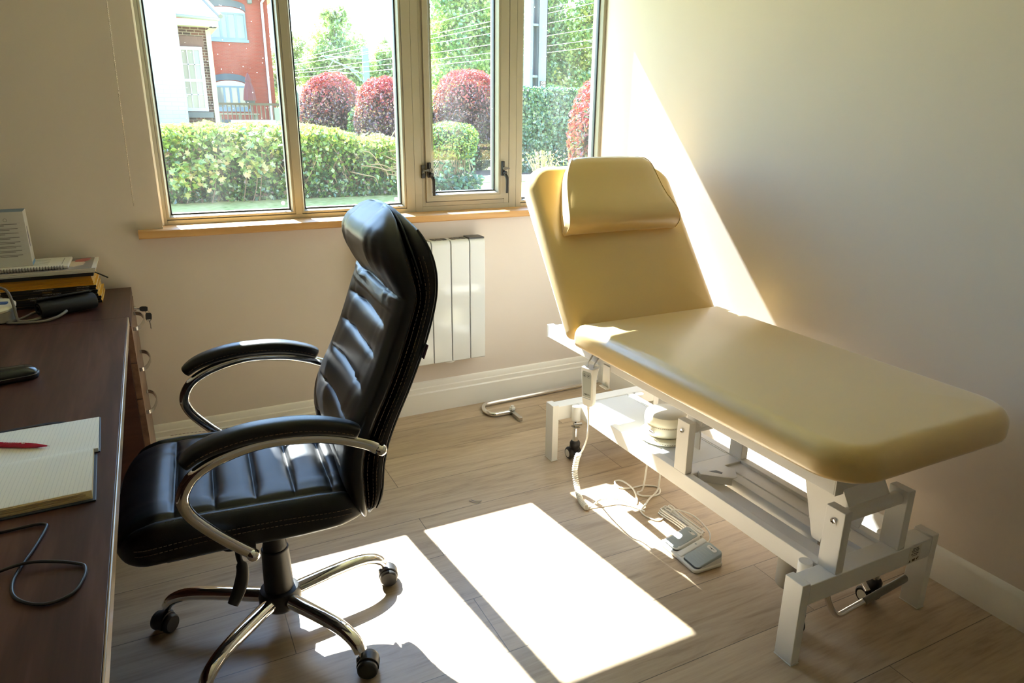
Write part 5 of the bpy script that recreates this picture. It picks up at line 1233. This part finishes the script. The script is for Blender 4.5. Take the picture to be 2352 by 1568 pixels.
for i, (a, b) in enumerate(WR):
    a = Vector(a); b = Vector(b)
    q = [a.lerp(b, t/14)-Vector((0, 0, .06*(1-(2*t/14-1)**2))) for t in range(15)]
    tag(obj('overhead_wire', MB().tube(q, .006, 5), WIRE), 'thin overhead railway wire, the %s of the wires crossing the trees' % wn[i], 'wire', 'overhead wires')

# ------------------------------------------------------------------ white and brick house
WB = brick_mat('white painted brick', (.36, .38, .385), (.34, .36, .368), (.30, .32, .328), .3, .1, .008)
DB = brick_mat('old dark brick', (.12, .045, .026), (.04, .024, .018), (.22, .17, .13), .19, .068, .010)
CRM = mat('cream stone', (.42, .37, .26), .8); WPT = mat('white gloss paint', (.42, .44, .47), .5); SLATE = mat('dark slate', (.10, .11, .11), .7)
hs_ = thing('white_house', 'white painted house with a dark brick bay and sash window behind the hedge', 'building', (0, 22, GZ))
obj('gable_wall', MB().box(-4, 1.055, 20.6, 26, GZ, 4.2), WB, hs_, smooth=0)
obj('brick_wall', MB().box(1.055, 1.80, 21.5, 26, GZ, 3.62), DB, hs_, smooth=0)
obj('corner_pilaster', MB().box(1.755, 1.875, 21.44, 21.6, GZ, 3.4), CRM, hs_, smooth=0)
obj('eaves_fascia', MB().box(1.02, 2.02, 21.12, 21.5, 3.46, 3.62).box(1.85, 2.05, 21.1, 26, 3.46, 3.62), mat('cream fascia', (.48, .45, .38), .6), hs_, smooth=0)
obj('gutter', MB().tube([(1.0, 21.08, 3.68), (2.10, 21.08, 3.64)], .045, 10).tube([(.98, 21.04, 3.55), (1.0, 20.98, 3.95)], .05, 10), mat('grey gutter', (.20, .24, .24), .5), hs_)
obj('slate_roof', MB().loft([[(1.0, 21.1, 3.68), (2.12, 21.1, 3.66), (1.55, 23.2, 4.75), (1.0, 23.2, 4.75)], [(1.0, 21.1, 3.72), (2.12, 21.1, 3.70), (1.55, 23.2, 4.79), (1.0, 23.2, 4.79)]]).loft([[(2.12, 21.1, 3.66), (2.12, 26, 3.66), (1.55, 23.2, 4.75)], [(2.12, 21.1, 3.70), (2.12, 26, 3.70), (1.55, 23.2, 4.79)]]), mat('sun glare slate', (.55, .57, .60), .25), hs_, smooth=0)  # slope coloured pale, the sun's glare on the slates is painted in
obj('hip_tiles', MB().tube([(2.13, 21.08, 3.71), (1.55, 23.2, 4.82)], .06, 8), SLATE, hs_)
obj('gable_eave', MB().box(-4, 1.12, 20.4, 20.62, 4.0, 4.2), SLATE, hs_, smooth=0)
sw = obj('sash_window', MB().sweep_rect(1.03, 1.62, 1.38, 2.98, [(0, 21.43), (.085, 21.43), (.085, 21.5), (0, 21.5)]).box(1.1, 1.55, 21.44, 21.5, 2.12, 2.19), WPT, hs_, smooth=0)
gb = MB()
for x in (1.245, 1.40): gb.box(x-.012, x+.012, 21.445, 21.48, 1.44, 2.92)
for z in (1.80, 2.55): gb.box(1.1, 1.55, 21.445, 21.48, z-.012, z+.012)
obj('glazing_bars', gb, WPT, sw, smooth=0)
def wglass(name, col): return mat(name, col, .08, spec=.6)
obj('panes', MB().box(1.1, 1.55, 21.47, 21.48, 1.44, 2.92), wglass('curtained glass', (.16, .20, .17)), sw, smooth=0)
obj('window_sill', MB().box(1.03, 1.72, 21.36, 21.5, 1.22, 1.36), SLATE, hs_, smooth=0)
obj('soldier_lintel', MB().box(1.0, 1.68, 21.485, 21.5, 2.98, 3.24), mat('lintel brick', (.14, .075, .06), .9, var=.35, vscale=14, stretch=(3, 1, .3)), hs_, smooth=0)
# ------------------------------------------------------------------ red brick building
RB = brick_mat('red brick', (.24, .036, .020), (.20, .032, .018), (.20, .075, .055), .18, .055, .007)
BB = mat('blue brick', (.04, .055, .08), .7, var=.2, vscale=20); BF = mat('blue window paint', (.10, .15, .205), .5)
rbg = thing('red_brick_building', 'two storey red brick building with blue windows beyond the white house', 'building', (3.5, 37, GZ))
obj('brick_wall', MB().box(-2, 5.66, 36, 44, GZ, 6.30), RB, rbg, smooth=0)
obj('plinth', MB().box(-2, 5.68, 35.95, 44, GZ, 1.05), BB, rbg, smooth=0)
obj('eaves_board', MB().box(-2, 6.0, 35.6, 44, 6.22, 6.6), WPT, rbg, smooth=0)
obj('roof', MB().loft([[(-2, 35.5, 6.6), (6.1, 35.5, 6.6), (6.1, 44.5, 6.6), (-2, 44.5, 6.6)], [(-2, 40, 9.2), (3.5, 39.9, 9.2), (3.5, 40.1, 9.2), (-2, 40.1, 9.2)]]), SLATE, rbg, smooth=0)
for z0, z1, x0, x1 in ((4.46, 5.55, 3.10, 4.66), (1.52, 2.50, 3.00, 4.44)):
    xm = (x0+x1)/2; hw2 = (x1-x0)/2
    arcp = [(xm+hw2*math.cos(t*PI/12)*1.0, z1+.22*math.sin(t*PI/12)) for t in range(13)]
    f = MB().sweep_rect(x0, x1, z0, z1, [(0, 35.93), (.07, 35.93), (.07, 36), (0, 36)])
    for x in (x0+hw2*.62, xm, x0+hw2*1.45): f.box(x-.045, x+.045, 35.94, 36, z0, z1)
    w_ = obj('window', f, BF, rbg, smooth=0)
    obj('panes', MB().box(x0+.05, x1-.05, 35.97, 35.985, z0+.05, z1-.05), wglass('sky glass', (.09, .12, .115)), w_, smooth=0)
    obj('arch_panel', MB().prism(arcp, lambda a, b, d: (a, d, b), 35.92, 36), mat('pale arch', (.33, .37, .41), .6), w_, smooth=0)
    op = [(xm+hw2*1.04*math.cos(t*PI/12), z1+.04+.22*math.sin(t*PI/12)) for t in range(13)]
    oq = [(xm+hw2*1.04*math.cos(t*PI/12), z1+.30+.22*math.sin(t*PI/12)) for t in range(12, -1, -1)]
    am_ = MB()
    for i in range(12):
        am_.prism([op[i], op[i+1], oq[11-i], oq[12-i]], lambda a, b, d: (a, d, b), 35.96, 36)
    obj('brick_arch', am_, BB, rbg, smooth=0)
    obj('sill', MB().box(x0-.06, x1+.06, 35.9, 36, z0-.12, z0), BF, rbg, smooth=0)
obj('downpipe', MB().tube([(5.55, 35.7, 6.25), (5.40, 35.9, 6.02), (5.40, 35.9, .8)], .055, 10), mat('lilac grey pipe', (.42, .44, .54), .5), rbg)
obj('floodlight', MB().box(4.80, 4.98, 35.7, 36, 5.95, 6.15), SLATE, rbg, smooth=0, bevel=.03)
pr_ = thing('garden_parasol', 'folded maroon parasol standing in front of the red brick building', 'parasol', (3.76, 30, GZ))
rings = []
for z, r in ((1.80, .20), (1.86, .20), (2.2, .16), (2.48, .085), (2.52, .10), (2.66, .065), (2.80, .012)):
    rings.append([(3.77+r*(1+.22*(k % 2))*math.cos(k*PI/8), 30+r*(1+.22*(k % 2))*math.sin(k*PI/8), z) for k in range(16)])
cpy = obj('canopy', MB().loft(rings), mat('maroon canvas', (.12, .035, .04), .85), pr_, smooth=0)
obj('pole', MB().cyl((3.77, 30, GZ), (3.77, 30, 1.9), .025, 10), SLATE, pr_)
obj('canopy_lining', MB().lathe([(.02, 1.66), (.17, 1.70), (.19, 1.80), (.02, 1.82)], (3.77, 30, 0), n=12), mat('dark lining', (.05, .05, .06), .9), pr_)
pt = thing('picnic_table', 'wooden picnic table behind the railing', 'table', (3.2, 29, GZ))
obj('table_top', MB().box(2.3, 3.9, 28.8, 29.4, 1.28, 1.33), mat('weathered wood', (.14, .135, .115), .9), pt, smooth=0)
obj('bench', MB().box(2.4, 4.2, 28.3, 28.5, .92, .96), bpy.data.materials['weathered wood'], pt, smooth=0)
for x in (2.55, 3.25, 3.8): obj('leg', MB().box(x-.04, x+.04, 28.9, 29.3, GZ, 1.29), SLATE, pt, smooth=0)
rg_ = thing('timber_railing', 'brown post and rail railing beside the white house', 'fence', (3, 25, GZ))
RW = mat('brown rail', (.085, .068, .05), .9)
obj('top_rail', MB().box(2.1, 4.1, 24.97, 25.03, 1.58, 1.65), RW, rg_, smooth=0)
for i in range(15): obj('baluster', MB().box(2.16+.128*i, 2.19+.128*i, 24.98, 25.02, GZ, 1.6), RW, rg_, smooth=0)
obj('end_post', MB().box(3.85, 4.15, 24.9, 25.1, GZ, 1.52), mat('grey post', (.20, .215, .21), .9), rg_, smooth=0)
bo = mat('sun bleached board', (.66, .60, .52), .8); bz = .72
for i in range(6):
    tag(obj('timber_board', MB().box(1.98+.03*(i % 3), 3.12-.05*(i % 2), 19.8, 20.4, bz, bz+.065), bo, smooth=0), 'sun-bleached timber board, number %s upward in the stack behind the hedge' % ('one', 'two', 'three', 'four', 'five', 'six')[i], 'board', 'boards stacked behind the hedge'); bz += .078
tag(obj('board_bearer', MB().box(2.1, 2.2, 19.85, 20.35, GZ, .719).box(2.9, 3.0, 19.85, 20.35, GZ, .719), bo, smooth=0), 'pale timber bearers under the stacked boards behind the hedge', 'bearer')
pf = thing('palisade_fence', 'teal metal palisade fence left of the red-topped bush', 'fence', (3.3, 16.5, GZ))
TEAL = mat('teal fence paint', (.05, .10, .10), .6)
for i in range(5): obj('pale', MB().prism([(3.0+.14*i, GZ), (3.08+.14*i, GZ), (3.08+.14*i, 1.75), (3.04+.14*i, 1.86), (3.0+.14*i, 1.75)], lambda a, b, d: (a, d, b), 16.48, 16.51), TEAL, pf, smooth=0)
obj('fence_rail', MB().box(2.95, 3.7, 16.51, 16.55, .7, .76).box(2.95, 3.7, 16.51, 16.55, 1.5, 1.56), TEAL, pf, smooth=0)

# ------------------------------------------------------------------ trees
def tree(label, base, h, blobs, n, size, mats, w, group, bare=0):
    t = thing('tree', label, 'tree', base, group)
    k = MB(); b = Vector(base); topz = base[2]+h
    k.tube(smoothpath([b, b+Vector((.15, 0, h*.35)), b+Vector((0, 0, h*.7)), b+Vector((.1, 0, h*.95))], 4), [.20-.17*i/12 for i in range(13)], 8)
    for c, r in blobs:
        for q in range(5):
            s = b+Vector((.05, 0, h*(.25+.4*RNG.random()))); d = rdir(1)[0]; e = Vector(c)+Vector((d[0]*r[0], d[1]*r[1], d[2]*r[2]))*.8
            k.tube(smoothpath([s, s.lerp(e, .5)+Vector((0, 0, .2)), e], 4), [.07-.006*i for i in range(9)], 5)
    obj('trunk', k, TRUNK, t, smooth=0)
    P = []; Nn = []; MI = []
    tot = sum(r[0]*r[2] for c, r in blobs)
    for c, r in blobs:
        m = int(n*r[0]*r[2]/tot); d = rdir(m)
        nc = max(6, int(m/130)); cen = np.array(c)+rdir(nc)*np.array(r)*(RNG.random((nc, 1))**.45)
        q = RNG.integers(0, nc, m); P.append(cen[q]+RNG.normal(size=(m, 3))*np.array(r)*.15+0*d); Nn.append(d+np.array([0, -.1, .5])); cm = RNG.choice(3, nc, p=w); MI.append(np.where(RNG.random(m) < .65, cm[q], RNG.choice(3, m, p=w)))
    P = np.concatenate(P); Nn = np.concatenate(Nn); MI = np.concatenate(MI); keep = P[:, 2] > GZ+.1; P = P[keep]; Nn = Nn[keep]; MI = MI[keep]
    leaf_mesh('crown', P, Nn, size, mats, MI, t, .7)
    return t
g = 'trees beyond the garden'
tree('tall spring-green tree in the middle of the second pane', (10.9, 45, GZ), 6.8, [((10.9, 45, 4.6), (1.75, 1.5, 2.0)), ((10.9, 45, 6.3), (1.0, 1, 1.0)), ((9.7, 45, 3.6), (1.3, 1, 1.2)), ((12.2, 45, 3.6), (1.2, 1, 1.1))], 17000, .20, LP, [.5, .4, .1], g)
tree('pale half-bare tree at the left of the second pane', (8.4, 47, GZ), 5.4, [((8.5, 47, 4.2), (1.2, 1, 1.7)), ((7.6, 47, 3.4), (1.0, 1, 1.4))], 7000, .17, LP, [.2, .2, .6], g)
tree('pale tree right of the distant mast by the wide mullion', (14.8, 45, GZ), 6.0, [((14.8, 45, 4.4), (1.6, 1, 1.7)), ((13.6, 45, 3.3), (1.1, 1, 1.3)), ((16.0, 45, 5.4), (1.3, 1, 1.6))], 12000, .20, LP, [.4, .25, .35], g)
tree('big leafy green tree filling the top of the casement', (11.8, 28, GZ), 7.5, [((11.4, 28, 4.4), (1.4, 1.2, 1.7)), ((12.8, 28, 5.0), (1.5, 1.2, 1.9)), ((11.9, 28, 6.6), (1.9, 1.2, 1.3)), ((12.0, 27.5, 2.7), (1.9, 1, 1.0))], 36000, .155, LT, [.4, .4, .2], g)
tree('big leafy green tree behind the steel mast', (15.4, 28, GZ), 7.5, [((14.7, 28, 5.0), (1.3, 1.2, 2.0)), ((15.9, 28.4, 4.2), (1.7, 1.2, 2.0)), ((15.5, 28, 6.6), (1.9, 1.2, 1.4)), ((15.0, 27.5, 2.6), (1.8, 1, 1.1))], 36000, .155, LT, [.3, .4, .3], g)
tree('leafy tree with yellow-green sprays at the right edge of the window', (17.6, 27, GZ), 7.5, [((17.0, 26.5, 4.5), (1.3, 1, 1.6)), ((18.2, 27, 5.6), (1.6, 1.2, 2.0)), ((17.5, 26.8, 2.7), (1.9, 1, 1.1)), ((19.4, 27, 3.8), (1.4, 1, 2.0))], 33000, .155, [LG[3], LT[0], LT[1]], [.3, .4, .3], g)
tree('green tree glimpsed right of the red brick building', (7.3, 50, GZ), 5.2, [((7.2, 50, 3.2), (.9, 1, 2.0))], 1500, .25, LP, [.3, .5, .2], g)
for i, (x, y, rx, rz, lab) in enumerate(((9.6, 38, 2.4, 1.15, 'low light green thicket behind the left red-topped bush'), (13.0, 38, 2.2, 1.15, 'low light green thicket below the distant mast'), (10.6, 24, 1.5, 1.1, 'dense green thicket left of the large red-topped bush'), (13.4, 24, 1.8, 1.0, 'dense green thicket behind the ivy hedge'), (16.6, 24, 1.8, 1.05, 'dense green thicket at the right edge behind the ivy hedge'))):
    bush('thicket', lab, (x, y, GZ+rz*.9), (rx, .9, rz*1.15), 9000, .13, LP if y > 30 else LT, pick_mix(4, 4, 2), p=2.2, depth=.3, cat='thicket', ntw=10)
# ------------------------------------------------------------------ light and camera
wd = bpy.data.worlds.new('sky'); SC.world = wd; wd.use_nodes = True; N = wd.node_tree.nodes; L = wd.node_tree.links
sk = N.new('ShaderNodeTexSky'); sk.sky_type = 'NISHITA'; sk.sun_disc = False; sk.sun_elevation = math.radians(45); sk.sun_rotation = math.radians(-6); sk.air_density = 1.0; sk.dust_density = .1; sk.ozone_density = 2.5
L.new(sk.outputs[0], N['Background'].inputs[0]); N['Background'].inputs[1].default_value = SKY
def lamp(name, kind, energy, loc, d, **kw):
    l = bpy.data.lights.new(name, kind); l.energy = energy
    for k, v in kw.items(): setattr(l, k, v)
    o = bpy.data.objects.new(name, l); C.objects.link(o); o.location = loc; o.rotation_euler = Vector(d).to_track_quat('-Z', 'Y').to_euler(); return o
lamp('sun', 'SUN', SUN, (0, 12, 14), (.105, -1, -1.023), angle=math.radians(.53), color=(1, 1, 1))
sp = lamp('downlight_lamp', 'SPOT', SPOT, (1.72, 1.9, 2.487), (.10, -.05, -1), color=(1, .66, .28), spot_size=math.radians(125), spot_blend=.8, shadow_soft_size=.04)
cam = bpy.data.cameras.new('camera'); cam.sensor_fit = 'HORIZONTAL'; cam.sensor_width = 36; cam.lens = 1613.87051/2352*36; cam.clip_start = .02; cam.clip_end = 600
co_ = bpy.data.objects.new('camera', cam); C.objects.link(co_)
pitch, roll, yaw = .311583492, .00956200648, .467162404
fw_ = Vector((math.sin(yaw)*math.cos(pitch), math.cos(yaw)*math.cos(pitch), -math.sin(pitch))); rt = Vector((math.cos(yaw), -math.sin(yaw), 0)); up = rt.cross(fw_)
r2 = rt*math.cos(roll)+up*math.sin(roll); u2 = -rt*math.sin(roll)+up*math.cos(roll)
co_.matrix_world = Matrix.Translation((0, 0, 1.36)) @ Matrix((r2, u2, -fw_)).transposed().to_4x4()
SC.camera = co_
vs = SC.view_settings; vs.view_transform = 'Standard'; vs.look = 'None'; vs.exposure = EXPO; vs.gamma = 1; vs.use_curve_mapping = False
SC.cycles.max_bounces = 12; SC.cycles.diffuse_bounces = 6; SC.cycles.glossy_bounces = 4; SC.cycles.transparent_max_bounces = 16; SC.cycles.sample_clamp_indirect = 8; SC.cycles.caustics_reflective = False; SC.cycles.caustics_refractive = False
